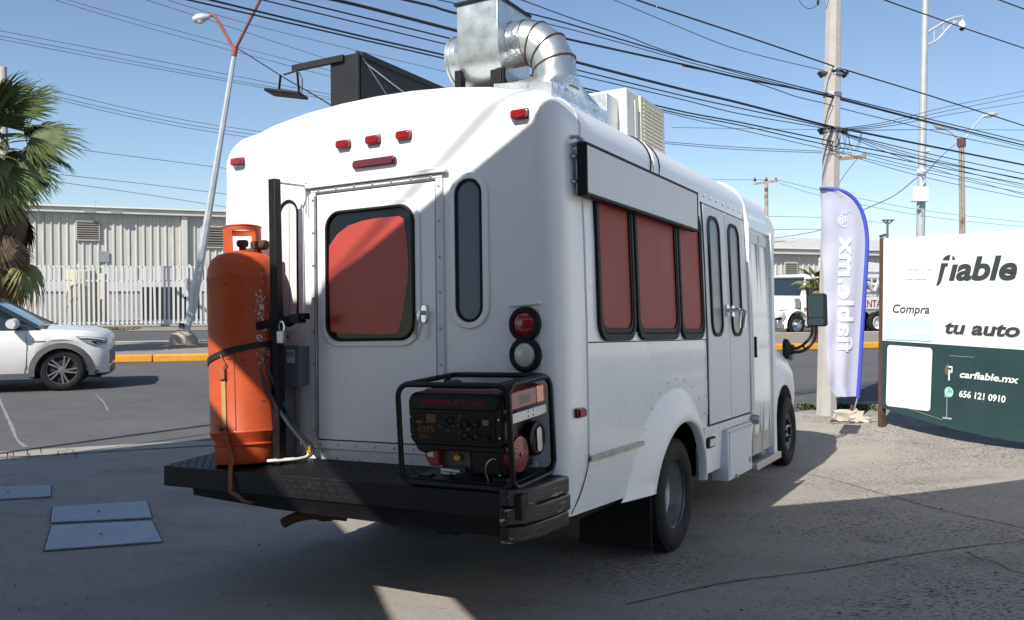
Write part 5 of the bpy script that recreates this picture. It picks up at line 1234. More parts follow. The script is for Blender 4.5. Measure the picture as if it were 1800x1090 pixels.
obj('insulator', MB().lathe([(.05, 0), (.13, .06), (.12, .2), (.05, .28)], 8, at(57, 203, 32.5)-b), MT['cable_black'], t)
obj('insulator', MB().lathe([(.05, -.3), (.13, -.25), (.13, .15), (.05, .2)], 8, at(15, 150, 32.5)-b), MT['cable_black'], t)
obj('drop_lead', MB().tube(smooth_path([at(57, 206, 32.5)-b, at(46, 236, 32.5)-b, at(50, 262, 32.5)-b], 5), .02, 5), MT['cable_black'], t)
# camera mast
t, b = pole_thing('camera_mast', 'tall grey steel mast with a dome camera on a bracket and a white cabinet', 'camera mast', 1615, 560, 1629, -120, 24, .125, .075, 'pole_grey', 12)
def ml(px, py, D=24): return at(px, py, D)-b
obj('bracket_arm', MB().tube(smooth_path([ml(1629, 58), ml(1650, 45), ml(1670, 34), ml(1692, 29)], 4), .035, 6).tube(smooth_path([ml(1629, 80), ml(1648, 70), ml(1668, 48), ml(1682, 38)], 4), .03, 6).cyl(ml(1642, 50), ml(1642, 74), .02).cyl(ml(1659, 40), ml(1659, 55), .02).cyl(ml(1676, 32), ml(1676, 40), .02).cyl(ml(1692, 28), ml(1692, 38), .025), MT['pole_grey'], t)
dc = obj('dome_camera', MB().lathe([(.03, .1), (.06, .08), (.085, .02), (.09, -.08), (.08, -.1)], 14, ml(1691, 43)), MT['camera_white'], t)
obj('dome', MB().lathe([(.075, 0), (.07, -.05), (.04, -.09), (.001, -.1)], 14, ml(1691, 48)), MT['glass_dark'], dc)
obj('cabinet', MB().box(-.22, .2, -.17, .03, -.2, .2), MT['camera_white'], t, bevel=.02, loc=ml(1612, 343)+V((0, -.1, 0)))
obj('side_camera', MB().lathe([(.06, -.12), (.08, -.05), (.08, .08), (.03, .1)], 12, ml(1617, 303)+V((0, -.12, 0)), (.5, -.8, -.2)), MT['camera_white'], t)
obj('side_camera', MB().lathe([(.03, -.1), (.06, 0), (.03, .08)], 10, ml(1629, 265), (1, -.3, 0)), MT['camera_white'], t)
obj('conduit_bend', MB().tube(smooth_path([ml(1612, 358)+V((0, -.15, 0)), ml(1609, 368)+V((0, -.15, 0)), ml(1616, 370)+V((0, -.12, 0)), ml(1617, 380)+V((0, -.1, 0))], 4), .03, 6).tube(smooth_path([ml(1617, 310)+V((0, -.15, 0)), ml(1622, 318)+V((0, -.15, 0)), ml(1616, 328)+V((0, -.15, 0))], 4), .025, 6), MT['pole_grey'], t)
# rusty twin-head lamp beyond the sign
t, b = pole_thing('street_lamp', 'rust-streaked twin-headed street lamp beyond the white and teal sign', 'street lamp', 1693, 560, 1690, 246, 33, .13, .10, 'pole_rusty', 8)
obj('collar', MB().cyl(at(1690, 243, 33)-b, at(1690, 258, 33)-b, .15, n=10), MT['lamp_dark'], t)
for a, c, d, e in (((1692, 250), (1712, 222), (1727, 205), (1754, 199)), ((1688, 247), (1672, 233), (1664, 228), (1641, 219))):
    obj('arm', MB().tube(smooth_path([at(*q, 33)-b for q in (a, c, d)], 4), .035, 6), MT['pole_grey'], t)
    p, q = at(*d, 33)-b, at(*e, 33)-b
    obj('lamp_head', MB().tube([p, p.lerp(q, .25), p.lerp(q, .7), q], [.03, .08, .10, .03], 10), MT['pole_grey'], t)
t, b = pole_thing('street_lamp', 'small dark double-armed lamp rising just beside the sign post', 'street lamp', 1560, 560, 1560, 388, 40, .07, .05, 'cable_grey', 8)
obj('lamp_head', MB().bar(at(1551, 387, 40)-b, at(1571, 387, 40)-b, .2, .05).bar(at(1548, 416, 40)-b, at(1556, 413, 40)-b, .3, .12).cyl(at(1553, 388, 40)-b, at(1560, 395, 40)-b, .03).cyl(at(1569, 388, 40)-b, at(1560, 395, 40)-b, .03), MT['cable_grey'], t)

# ------------------------------------------------------------------ overhead cables
WD = V((.78, .62, 0)).normalized()
def wdepth(px, off=0):
    r = (px-900)/FPX; X0, Y0 = CP.x, CP.y+off
    t = (r*Y0-X0)/(WD.x-WD.y*r); return Y0+WD.y*t
def wire(label, pts, rad, m='cable_black', D=None, off=-.14, cat='overhead cable', group='overhead cables'):
    P = []
    ext = []
    (x0, y0), (x1, y1) = pts[0], pts[1]
    if x0 > 100 and y0 < 30: ext = [(x0-60, y0-60*(y1-y0)/(x1-x0))]
    pp = ext+list(pts)
    for x, y in pp:
        d = wdepth(x, off) if D is None else (D if not isinstance(D, tuple) else D[0]+(D[1]-D[0])*(x-pts[0][0])/(pts[-1][0]-pts[0][0]))
        P.append(at(x, y, d))
    tag(obj('overhead_cable', MB().tube(smooth_path(P, 6), rad, 6), MT[m], smooth=60), label, cat, group)
thick = [
 ('thick black cable crossing the duct, upper strand of the upper bundle at the concrete pole', [(700, -3), (760, 11), (808, 25), (999, 69), (1199, 113), (1300, 137), (1450, 167), (1640, 216), (1860, 270)], .017),
 ('black cable looping over the duct, topmost strand of the bundle right of the duct', [(880, -6), (909, 17), (1000, 42), (1199, 101), (1300, 126), (1450, 164), (1640, 211), (1860, 264)], .011),
 ('twisted thin black cable meeting the upper bundle right of the duct', [(895, -6), (917, 0), (1010, 34), (1100, 63), (1143, 80), (1199, 99), (1300, 129), (1450, 168)], .008),
 ('thin black cable just under the upper thick cable behind the fan', [(725, -10), (920, 32), (1050, 64), (1199, 106), (1300, 133), (1450, 169), (1620, 213), (1860, 275)], .007),
 ('thickest black cable passing behind the duct elbow, main strand of the lower bundle', [(540, -10), (620, 7), (760, 43), (1008, 108), (1199, 157), (1300, 181), (1450, 220), (1490, 228), (1640, 258), (1860, 302)], .021),
 ('black cable under the thickest strand, second of the lower bundle', [(440, -18), (512, 0), (620, 26), (760, 60), (1010, 122), (1199, 168), (1300, 190), (1450, 223), (1490, 236), (1640, 272), (1860, 318)], .010),
 ('thin black cable, third strand of the lower bundle at the pole', [(390, -18), (462, 0), (620, 38), (760, 72), (1010, 131), (1199, 175), (1300, 200), (1450, 226), (1500, 240), (1640, 280), (1860, 330)], .008),
 ('black cable of the lowest pair left of the concrete pole', [(330, -10), (370, 0), (620, 60), (760, 92), (1023, 154), (1199, 196), (1300, 215), (1450, 246), (1640, 284), (1860, 326)], .012),
 ('lower cable of the lowest pair left of the concrete pole', [(290, -10), (332, 0), (620, 66), (760, 98), (1023, 159), (1199, 201), (1300, 220), (1450, 254), (1640, 292), (1860, 336)], .010),
 ('thin wire dipping below the lowest pair beside the concrete pole', [(1100, 178), (1199, 205), (1300, 228), (1450, 262), (1640, 306), (1860, 352)], .006),
 ('sagging twisted wire hanging between the two bundles left of the pole', [(1199, 116), (1300, 137), (1360, 156), (1400, 170), (1450, 182), (1500, 196), (1600, 220), (1700, 244), (1860, 276)], .008)]
for l, p, r_ in thick: wire(l, p, r_*.68)
wire('maroon cable above both bundles, running down to the upper insulators', [(1080, -20), (1120, 0), (1300, 60), (1450, 111), (1480, 121), (1640, 170), (1800, 221), (1860, 240)], .010, 'cable_brown')
wire('thin grey wire ending at the upper insulator of the concrete pole', [(1010, -30), (1080, 0), (1200, 50), (1300, 88), (1448, 124)], .005, 'cable_grey')
wire('maroon cable crossing the camera mast bracket', [(1500, -22), (1555, 0), (1640, 30), (1720, 58), (1860, 105)], .010, 'cable_brown')
wire('short maroon cable cutting the top right corner of the sky', [(1730, -12), (1757, 0), (1800, 16), (1870, 42)], .012, 'cable_brown')
far = [
 ('highest of the three thin wires level across the left sky', [(-60, 43), (0, 54), (200, 92), (400, 131), (590, 168), (700, 188)]),
 ('middle of the three thin wires level across the left sky', [(-60, 52), (0, 63), (200, 101), (400, 139), (590, 173), (700, 192)]),
 ('lowest of the three thin wires level across the left sky', [(-60, 58), (0, 69), (200, 107), (400, 143), (588, 177), (700, 196)]),
 ('upper wire of the faint pair leaving the pole behind the palm', [(15, 142), (75, 155), (200, 185), (330, 212), (470, 233), (600, 250)]),
 ('middle faint wire leaving the pole behind the palm', [(15, 152), (75, 164), (200, 193), (330, 219), (470, 240), (600, 257)]),
 ('lowest faint wire leaving the pole behind the palm', [(15, 160), (75, 169), (200, 199), (330, 225), (470, 246), (600, 263)]),
 ('single faint wire passing the palm tips towards the bus corner', [(60, 250), (140, 263), (280, 281), (412, 298), (520, 312)]),
 ('upper wire of the low pair above the warehouse roof', [(60, 300), (90, 305), (250, 323), (412, 343), (520, 356)]),
 ('lower wire of the low pair above the warehouse roof', [(60, 310), (85, 317), (250, 341), (412, 366), (520, 381)]),
 ('thin wire from the top edge crossing the lamp pole below its fork', [(60, -16), (97, 0), (250, 46), (400, 87), (590, 137), (700, 164)]),
 ('second thin wire from the top edge crossing the lamp pole below its fork', [(85, -16), (120, 0), (260, 40), (410, 80), (585, 125), (700, 152)]),
 ('thin wire passing just under the red lamp head', [(225, -12), (258, 0), (400, 46), (570, 102), (700, 140)]),
 ('thin wire from the top edge passing above the roof sign', [(250, -18), (295, 0), (430, 40), (620, 87), (800, 130), (900, 152)])]
for l, p in far: wire(l, p, .0095, 'cable_grey', D=(27, 34))
wire('slack black wire from the lamp fork to the roof sign', [(414, 83), (440, 99), (500, 137), (540, 160), (590, 190), (640, 222)], .014, 'cable_black', D=(23, 15))
fan_w = [
 ('topmost of the thin wires fanning up right from the concrete pole', [(1478, 226), (1560, 214), (1660, 189), (1760, 168), (1870, 146)], (11.6, 24)),
 ('second of the thin wires fanning up right from the concrete pole', [(1478, 228), (1560, 218), (1660, 196), (1760, 176), (1870, 154)], (11.6, 24)),
 ('third of the thin wires fanning up right from the concrete pole', [(1478, 229), (1560, 222), (1660, 203), (1760, 186), (1870, 168)], (11.6, 24)),
 ('level thin wire right of the concrete pole under the fan', [(1478, 230), (1600, 228), (1700, 228), (1870, 229)], (11.6, 26)),
 ('thin wire sagging right from the clamps towards the sign top', [(1485, 236), (1560, 262), (1640, 286), (1720, 308), (1870, 345)], (11.6, 20)),
 ('second thin wire sagging right from the clamps towards the sign top', [(1485, 238), (1560, 268), (1640, 296), (1720, 320), (1870, 362)], (11.6, 20)),
 ('upper wire of the level pair left of the pole above the bus front', [(1100, 244), (1165, 249), (1300, 259), (1450, 266), (1500, 268)], (30, 34)),
 ('lower wire of the level pair left of the pole above the bus front', [(1100, 247), (1165, 252), (1300, 263), (1450, 269), (1500, 272)], (30, 34)),
 ('upper thin wire from the brown crossarm down to the right', [(1515, 270), (1600, 292), (1700, 312), (1870, 344)], (33, 40)),
 ('lower thin wire from the brown crossarm down to the right', [(1500, 276), (1600, 305), (1700, 328), (1870, 362)], (33, 40)),
 ('guy wire slanting from the brown crossarm behind the flag', [(1508, 278), (1490, 300), (1472, 326), (1450, 352)], (33, 30)),
 ('slack cable from the mast cabinet down behind the flag', [(1612, 312), (1570, 345), (1520, 368), (1440, 405), (1350, 420)], (24, 34)),
 ('cable from the camera mast up to the rusty twin lamp', [(1690, 246), (1660, 270), (1630, 302)], (33, 24)),
 ('faint pair of wires above the flag and sign, upper', [(1370, 317), (1450, 336), (1600, 366), (1720, 382), (1870, 398)], (50, 60)),
 ('faint pair of wires above the flag and sign, lower', [(1370, 322), (1450, 346), (1600, 376), (1720, 391), (1870, 404)], (50, 60)),
 ('level dark wire just over the far warehouse roof', [(1340, 404), (1440, 403), (1520, 407)], (40, 42)),
 ('level faint wire between the bus front and the flag top', [(1340, 380), (1450, 383), (1560, 392)], (50, 52)),
 ('faint wire sloping above the distant crossarm pole', [(1180, 224), (1300, 226), (1450, 228)], (40, 40)),
 ('thin wire reaching the distant crossarm pole from the left', [(1240, 315), (1300, 316), (1347, 316)], (50, 52))]
for l, p, d in fan_w: wire(l, p, .006 if d[0] < 15 else .012, 'cable_grey', D=d)
tag(obj('overhead_cable', MB().tube(smooth_path([at(1402, -8, 12), at(1408, 6, 12), at(1420, 15, 12), at(1432, 12, 12), at(1439, 2, 12)], 5), .004, 5).lathe([(.01, -.04), (.02, 0), (.01, .05)], 8, at(1438, 4, 12)), MT['cable_black'], smooth=60), 'looped end of loose wire hanging at the top left of the concrete pole', 'overhead cable', 'overhead cables')

# ------------------------------------------------------------------ the sign
SA = gnd(1550, 750); SD = V((.41, -.912, 0)).normalized()
sign = thing('billboard', 'white and teal car dealer sign on brown steel posts', 'sign', loc=SA)
SW = 2.9
sz = lambda py, D=SA.y: at(0, py, D).z-SA.z
ztop, zmid, zbot = sz(420), sz(598), sz(716)
def sp(u, v, d=0):       # along the panel, up, out towards the camera
    nrm = V((SD.y, -SD.x, 0)); return SD*u+V((0, 0, v))+nrm*d
def panel_uv(px, py):
    nrm = V((SD.y, -SD.x, 0)); o = V((0, 0, CAMZ)); d = ray(px, py); p0 = SA+nrm*.03
    t = (p0-o).dot(nrm)/d.dot(nrm); q = o+d*t-SA; return q.dot(SD), q.z
for u in (0, SW-.06):
    obj('sign_post', MB().add([sp(u+a, z, b) for z in (-.05, ztop+.01) for a, b in ((-.035, -.035), (.035, -.035), (.035, .035), (-.035, .035))], [(3, 2, 1, 0), (4, 5, 6, 7), (0, 1, 5, 4), (1, 2, 6, 5), (2, 3, 7, 6), (3, 0, 4, 7)]), MT['rust_brown'], sign, bevel=.003)
for z in (ztop-.03, zmid, zbot+.05): obj('frame_rail', MB().bar(sp(.036, z), sp(SW-.1, z), .04, .04), MT['rust_brown'], sign)
obj('brace', MB().bar(sp(.04, zbot+.02, -.03), sp(.9, .0, -.75), .04, .04), MT['rust_brown'], sign)
def wob(u, v): return 0
def pan(name, v0f, v1f, m, nu=40, nv=10, d=.05):
    mb = MB()
    for dd in (0, -.006):
        mb.add([sp(.045+(SW-.05)*i/nu, v0f(i/nu)+(v1f(i/nu)-v0f(i/nu))*j/nv, d+dd+wob((SW)*i/nu, j/nv)) for j in range(nv+1) for i in range(nu+1)], [(j*(nu+1)+i, j*(nu+1)+i+1, (j+1)*(nu+1)+i+1, (j+1)*(nu+1)+i) for j in range(nv) for i in range(nu)])
    return obj(name, mb, MT[m], sign, recalc=False, smooth=60)
rs_ = random.Random(8); jag = [rs_.uniform(-.006, .006) for _ in range(60)]
pan('upper_sheet', lambda t: zmid, lambda t: ztop+.004*math.sin(t*30)+jag[int(t*40)]*.6, 'sign_white')
pan('lower_sheet', lambda t: zbot-.14*math.sin(min(1, t*1.15)*2.2)*(1 if t < .9 else .8)+jag[int(t*40)]*1.2, lambda t: zmid-.001, 'sign_teal')
def sprint(name, mb_or_pts, m): return obj(name, mb_or_pts, MT[m], sign, smooth=0)
def smap(u0, v0, d=.058): return lambda u, v: sp(u0+u, v0+v, d+wob(u0+u, .5))
def stext(body, px, py, capx, size_px, m, bold=0., shear=.22, sx=1., name='lettering', d=.0575, width_px=None, sp_c=1.):
    u0, v0 = panel_uv(px, py); u1, v1 = panel_uv(px, py-size_px); size = (v1-v0)/.73
    if width_px:
        ue, _ = panel_uv(px+width_px, py); m1 = text_mb(body, size, lambda u, v: (u, v, 0), bold*size, shear, 1., sp_c); wid = max(a[0] for a in m1.v)-min(a[0] for a in m1.v); sx = (ue-u0)/wid
    f = lambda u, v: sp(u0+u, v0+v, d+wob(u0+u, .5))
    return sprint(name, text_mb(body, size, f, bold*size, shear, sx, sp_c), m)
stext('\u0131able', 1669, 491.5, 0, 40, 'sign_letter', .030, .22, width_px=120)
def spoly(name, px, m, d=.0578): return sprint(name, MB().prism([tuple(panel_uv(*q)) for q in px], lambda u, v, dd: sp(u, v, d+dd), 0, .0004), m)
spoly('letter_stem', [(1657.5, 462.6), (1669.5, 462.6), (1668.5, 467.8), (1664.5, 468), (1658, 492), (1655.5, 497.5), (1651, 502), (1648.5, 502), (1652, 490)], 'sign_letter')
spoly('letter_arc', [(1659.5, 457), (1661.5, 453.5), (1665, 450.5), (1669, 448.6), (1673.5, 448), (1671.5, 457)], 'sign_letter')
spoly('letter_dot', [(1677.5, 448.5), (1683, 456), (1676, 456)], 'sign_letter')
stext('car', 1590, 490, 0, 34, 'sign_ghost', .03, .22, width_px=52)
stext('Compra', 1570, 549, 0, 15, 'sign_letter', .006, .22, width_px=64)
pts = [panel_uv(*q) for q in ((1559, 559), (1640, 562), (1640, 600), (1558, 596.5))]
sprint('pale_box', MB().prism(pts, lambda u, v, d: sp(u, v, d+.0565+wob(u, .5)), 0, .0004), 'sign_pale')
stext('Vende', 1571, 585, 0, 16, 'sign_white', .03, .2, width_px=58, d=.059)
stext('tu auto', 1662, 585, 0, 23, 'sign_letter', .03, .2, width_px=132)
stext('carfiable.mx', 1689, 663, 0, 12, 'sign_white', .028, .2, width_px=104)
stext('656 121 0910', 1688, 697, 0, 11.5, 'sign_white', .028, .12, width_px=82)
ca_ = [panel_uv(*q) for q in ((1563, 606), (1642, 612), (1638, 723), (1560, 713))]
def inquad(s, t): a = V(ca_[0]).lerp(V(ca_[1]), s); b = V(ca_[3]).lerp(V(ca_[2]), s); q = a.lerp(b, t); return q.x, q.y
sprint('white_card', MB().prism([inquad(x, y) for x, y in rrect(0, 1, 0, 1, .06, 4)], lambda u, v, d: sp(u, v, d+.058+wob(u, .5)), 0, .0005), 'sign_white')
u0, v0 = panel_uv(1671, 689)
cc = lambda u, v, d: sp(u0+u, v0+v, .058+d+wob(u0, .5))
sprint('phone_badge', MB().prism([(.062*math.cos(R(a)), .062*math.sin(R(a))) for a in range(0, 360, 15)], cc, 0, .0005).prism([(-.06, -.068), (-.025, -.055), (-.055, -.02)], cc, 0, .0004), 'sign_wa')
hs = [(.036*math.cos(R(a)), .036*math.sin(R(a))) for a in range(150, 331, 15)]+[(.022*math.cos(R(a)), .022*math.sin(R(a))) for a in range(330, 149, -15)]
sprint('handset', MB().prism(hs, cc, .001, .0015).prism([(-.038, .028), (-.018, .034), (-.012, .016), (-.03, .006)], cc, .001, .0016).prism([(.012, -.022), (.028, -.008), (.038, -.026), (.022, -.042)], cc, .001, .0016).ring([(.053*math.cos(R(a)), .053*math.sin(R(a))) for a in range(0, 360, 15)], [(.048*math.cos(R(a)), .048*math.sin(R(a))) for a in range(0, 360, 15)], cc, .001, .0014), 'sign_white')
u2, v2 = panel_uv(1670, 655)
c2 = lambda u, v, d: sp(u2+u, v2+v, .058+d+wob(u2, .5))
sprint('web_badge', MB().ring(rrect(-.03, .055, -.0, .08, .01, 2), rrect(-.018, .043, .035, .06, .004, 2), c2, 0, .0005).prism([(.0, -.09), (.02, -.09), (.02, .0), (.0, .0)], c2, 0, .0004), 'sign_white')
sprint('torn_patch', MB().prism([(-.05, .05), (-.02, .075), (-.005, .13), (.0, .07), (.0, -.04), (-.045, -.01)], c2, .001, .003), 'sign_brown')
mb = MB()
for (a, b_, w) in (((1668, 680), (1667, 735), .008), ((1672, 625), (1716, 628), .004), ((1660, 734), (1676, 736), .02), ((1560, 707), (1600, 718), .007), ((1600, 718), (1660, 738), .004)):
    p, q = panel_uv(*a), panel_uv(*b_); mb.bar(sp(p[0], p[1], .059+wob(p[0], .5)), sp(q[0], q[1], .059+wob(q[0], .5)), .001, w)
sprint('scuff', mb, 'pole_grey')

# ------------------------------------------------------------------ feather flag
FB_ = gnd(1500, 738)
flag = thing('feather_flag', 'pale lilac feather flag with blue sleeve and mirrored vertical lettering', 'banner flag', loc=FB_)
FD = FB_.y
def flocal(px, py, dy=0): return at(px, py, FD)-FB_+V((0, dy, 0))
L_edge = [(1441, 331), (1443, 345), (1447, 400), (1450, 470), (1452, 560), (1453, 640), (1456, 680), (1466, 697)]
R_edge = [(1447, 330), (1480, 335), (1503, 350), (1517, 375), (1522, 405), (1523, 440), (1517, 540), (1511, 640), (1507, 697)]
def samp(E, t):
    n = len(E)-1; k = min(int(t*n), n-1); f = t*n-k; return E[k][0]+(E[k+1][0]-E[k][0])*f, E[k][1]+(E[k+1][1]-E[k][1])*f
def edge_x(E, y):
    for (x0, y0), (x1, y1) in zip(E, E[1:]):
        if y0 <= y <= y1: return x0+(x1-x0)*(y-y0)/max(y1-y0, 1e-6)
    return E[0][0] if y < E[0][1] else E[-1][0]
def fold(s, y):     # depth of the cloth's folds, s across, y down the picture
    t = (y-331)/366
    return .035*math.sin(s*5.5+t*2.2+.4)*s*(1.1-s)*2+.016*math.sin(s*13+t*5)*(1-s)+.05*(1-s)*math.sin(t*4.2)+.012*math.sin(t*26+s*4)*(1-s)**2
def cloth(px, py, d=0):
    a, b_ = edge_x(L_edge, py), edge_x(R_edge, py); s = (px-a)/max(b_-a, 1e-3)
    return flocal(px, py, fold(s, py)-d)
NU, NVv = 26, 90; vs = []
for j in range(NVv+1):
    y = 331+366*(j/NVv)
    a, b_ = edge_x(L_edge, y), edge_x(R_edge, y)
    for i in range(NU+1):
        x = a+(b_-a)*i/NU; yy = y-(5*math.sin(i/NU*3.14) if j == NVv else 0)*0; vs.append(cloth(x, yy))
obj('cloth', MB().add(vs, [(j*(NU+1)+i, j*(NU+1)+i+1, (j+1)*(NU+1)+i+1, (j+1)*(NU+1)+i) for j in range(NVv) for i in range(NU)]), MT['flag_cloth'], flag, smooth=80, recalc=False)
slv = [(1441, 331), (1460, 332), (1480, 336), (1497, 346), (1510, 362), (1518, 381), (1523, 405), (1524, 440), (1518, 540), (1512, 640), (1508, 699)]
ptsS = smooth_path([flocal(*q) for q in slv], 5)
obj('sleeve', MB().tube(ptsS, [.016+.012*min(1, i/12) for i in range(len(ptsS))], 8), MT['flag_blue'], flag, smooth=60)
obj('pole', MB().cyl(flocal(1508, 697), V((-.02, 0, .02)), .011, n=10), MT['alu'], flag)
obj('socket', MB().cyl(V((-.02, 0, .0)), V((-.019, 0, .20)), .022, n=10), MT['rust'], flag)
# mirrored letters running up the cloth, seen from behind
def ftext(body, x_base, y0, y1, size_px, m, bold):
    t_ = text_mb(body, 1, lambda u, v: (u, v, 0), bold, 0, 1, 1.02); wid = max(q[0] for q in t_.v)
    # along the text = up the picture; letter tops point right as the print shows through reversed
    f = lambda u, v: cloth(x_base+v*size_px/.73+(u/wid)*6, y0+(y1-y0)*(u/wid), .012)
    return obj('lettering', text_mb(body, 1, f, bold, 0, 1, 1.02, cut=(0, wid, 40, 18)), MT[m], flag, smooth=0, recalc=False)
ftext('fiable.mx', 1472, 617, 414, 27, 'flag_letter', .03)
mb = MB()
for k in range(6):
    a = R(60*k+20); mb.add([cloth(1480+4.5*math.cos(a)+3.6*math.cos(R(q)), 386+4.5*math.sin(a)+3.6*math.sin(R(q)), .007) for q in range(0, 360, 30)]+[cloth(1480+4.5*math.cos(a)+2*math.cos(R(q)), 386+4.5*math.sin(a)+2*math.sin(R(q)), .007) for q in range(0, 360, 30)], [(i, (i+1) % 12, 12+(i+1) % 12, 12+i) for i in range(12)])
obj('emblem', mb, MT['flag_letter'], flag, smooth=0, recalc=False)
mb = MB()
for k in range(5):
    a0 = 205+22*k; mb.add([cloth(1489+r_*math.cos(R(a)), 384+r_*.95*math.sin(R(a)), .0055) for r_, a in ((12, a0), (20-1.5*k, a0+6), (20-1.5*k, a0+20), (12, a0+20))], [(0, 1, 2, 3)])
mb.add([cloth(1487+r_*math.cos(R(a)), 386+r_*math.sin(R(a)), .0055) for a in range(80, 300, 20) for r_ in (10, 14.5)], [(2*i, 2*i+1, 2*i+3, 2*i+2) for i in range(10)])
obj('wing_emblem', mb, MT['flag_pale'], flag, smooth=0, recalc=False)
blk = thing('concrete_block', 'broken pale concrete block weighing down the feather flag base', 'concrete block', loc=gnd(1498, 742))
rb = random.Random(4)
def rough_box(x0, x1, y0, y1, z0, z1, j=.02):
    mb = MB(); nx, ny, nz = 5, 4, 3
    bm = bmesh.new(); bmesh.ops.create_cube(bm, size=1); bmesh.ops.subdivide_edges(bm, edges=bm.edges[:], cuts=3, use_grid_fill=True)
    mb.add([(x0+(v.co.x+.5)*(x1-x0)+rb.uniform(-j, j), y0+(v.co.y+.5)*(y1-y0)+rb.uniform(-j, j), z0+(v.co.z+.5)*(z1-z0)+rb.uniform(-j, j)) for v in (bm.verts.ensure_lookup_table() or bm.verts)], [[v.index for v in f.verts] for f in bm.faces]); bm.free(); return mb
obj('slab', rough_box(-.17, .16, .03, .25, .0, .13), MT['block_base'], blk, smooth=25)
obj('chunk', rough_box(-.04, .21, -.08, .03, .0, .06), MT['block_base'], blk, smooth=25)
obj('steel_hoop', MB().tube([V((.08+.36*math.cos(R(a)), .02+.10*math.sin(R(a)), .012)) for a in range(0, 360, 15)], .008, 6, closed=True), MT['rust'], blk)
def weeds(label, px, py, n, w, seed):
    r = random.Random(seed); c = gnd(px, py); mb = MB()
    for k in range(n):
        o = V((r.gauss(0, w), r.gauss(0, w*.35), 0)); a = r.uniform(0, 6.28); h = r.uniform(.03, .13)
        d = V((math.cos(a), math.sin(a), 0)); s = V((-d.y, d.x, 0))*r.uniform(.008, .02)*(.35 if seed == 3 else 1)
        mb.add([o, o+d*h*.5+s+V((0, 0, h*.7)), o+d*h+V((0, 0, h*.8)), o+d*h*.5-s+V((0, 0, h*.7))], [(0, 1, 2, 3)])
    o_ = obj('weed_tuft', mb, MT['green_weed' if seed < 3 else 'palm_trunk'], smooth=0, recalc=False, loc=c); tag(o_, label, 'weeds')
weeds('low green weeds at the right foot of the concrete pole behind the flag block', 1490, 722, 420, .17, 1)
weeds('small sparse green tuft at the left foot of the concrete pole', 1427, 720, 90, .09, 2)
weeds('dry twig litter lying along the shaded lot edge at the left', 62, 806, 22, .2, 3)

# ------------------------------------------------------------------ steel cover plates in the lot
def plate(label, corners, seed):
    P = [gnd(*q) for q in corners]; c = sum(P, V())/4
    t = thing('cover_plate', label, 'cover plate', loc=c, group='steel cover plates in the lot')
    u = (P[1]-P[0]); v = (P[3]-P[0])
    def f(a, b_, z): q = P[0].lerp(P[1], a).lerp(P[3].lerp(P[2], a), b_); return V((q.x, q.y, ground_z(q.x, q.y)+z))-c
    obj('plate', MB().add([f(a, b_, z) for z in (-.02, .014) for a, b_ in ((0, 0), (1, 0), (1, 1), (0, 1))], [(3, 2, 1, 0), (4, 5, 6, 7), (0, 1, 5, 4), (1, 2, 6, 5), (2, 3, 7, 6), (3, 0, 4, 7)]), MT['plate_steel'], t, bevel=.003)
    e = .012
    obj('frame', MB().add([f(a, b_, .008) for a, b_ in ((-e, -e*2), (1+e, -e*2), (1+e, 1+e*2), (-e, 1+e*2))]+[f(a, b_, .008) for a, b_ in ((0, 0), (1, 0), (1, 1), (0, 1))], [(0, 1, 5, 4), (1, 2, 6, 5), (2, 3, 7, 6), (3, 0, 4, 7)]), MT['joint'], t, smooth=0)
    mb = MB()
    for k in range(40):
        a = (k+.5)/40; mb.add([f(a-.004, .03, .0142), f(a+.004, .03, .0142), f(a+.004, .97, .0142), f(a-.004, .97, .0142), f(a, .03, .0165), f(a, .97, .0165)], [(0, 4, 5, 3), (1, 2, 5, 4)])
    obj('ribs', mb, MT['plate_steel'], t, kind='stuff', smooth=0)
    obj('lift_hole', MB().lathe([(.012, 0), (.012, .0008)], 10, f(.47, .5, .0172)), MT['dark_void'], t)
plate('ribbed steel cover plate nearest the camera, touching another plate behind it', [(78, 970), (285, 954), (267, 918.5), (91, 927)], 1)
plate('ribbed steel cover plate behind and touching the nearest plate', [(89, 921), (267, 912.5), (258, 883), (93, 894)], 2)
plate('separate ribbed steel cover plate cut by the left edge of the picture', [(-60, 883), (89, 875), (89, 855), (-50, 859)], 3)
# scattered grit on the lot
mb = MB(); rg = random.Random(21)
for k in range(1100):
    px, py = (rg.uniform(1100, 1800), rg.uniform(800, 1080)) if k % 3 else (rg.uniform(0, 700), rg.uniform(820, 1080))
    p = gnd(px, py); s = rg.uniform(.002, .007)*(1 if rg.random() < .95 else 2); a = rg.uniform(0, 6.28)
    mb.add([p+V((s*math.cos(a), s*math.sin(a), .001)), p+V((s*math.cos(a+2), s*math.sin(a+2), .001)), p+V((s*math.cos(a+4.2), s*math.sin(a+4.2), .001)), p+V((0, 0, s*.9))], [(0, 1, 3), (1, 2, 3), (2, 0, 3)])
obj('grit', mb, MT['joint'], smooth=0, recalc=False, kind='stuff')

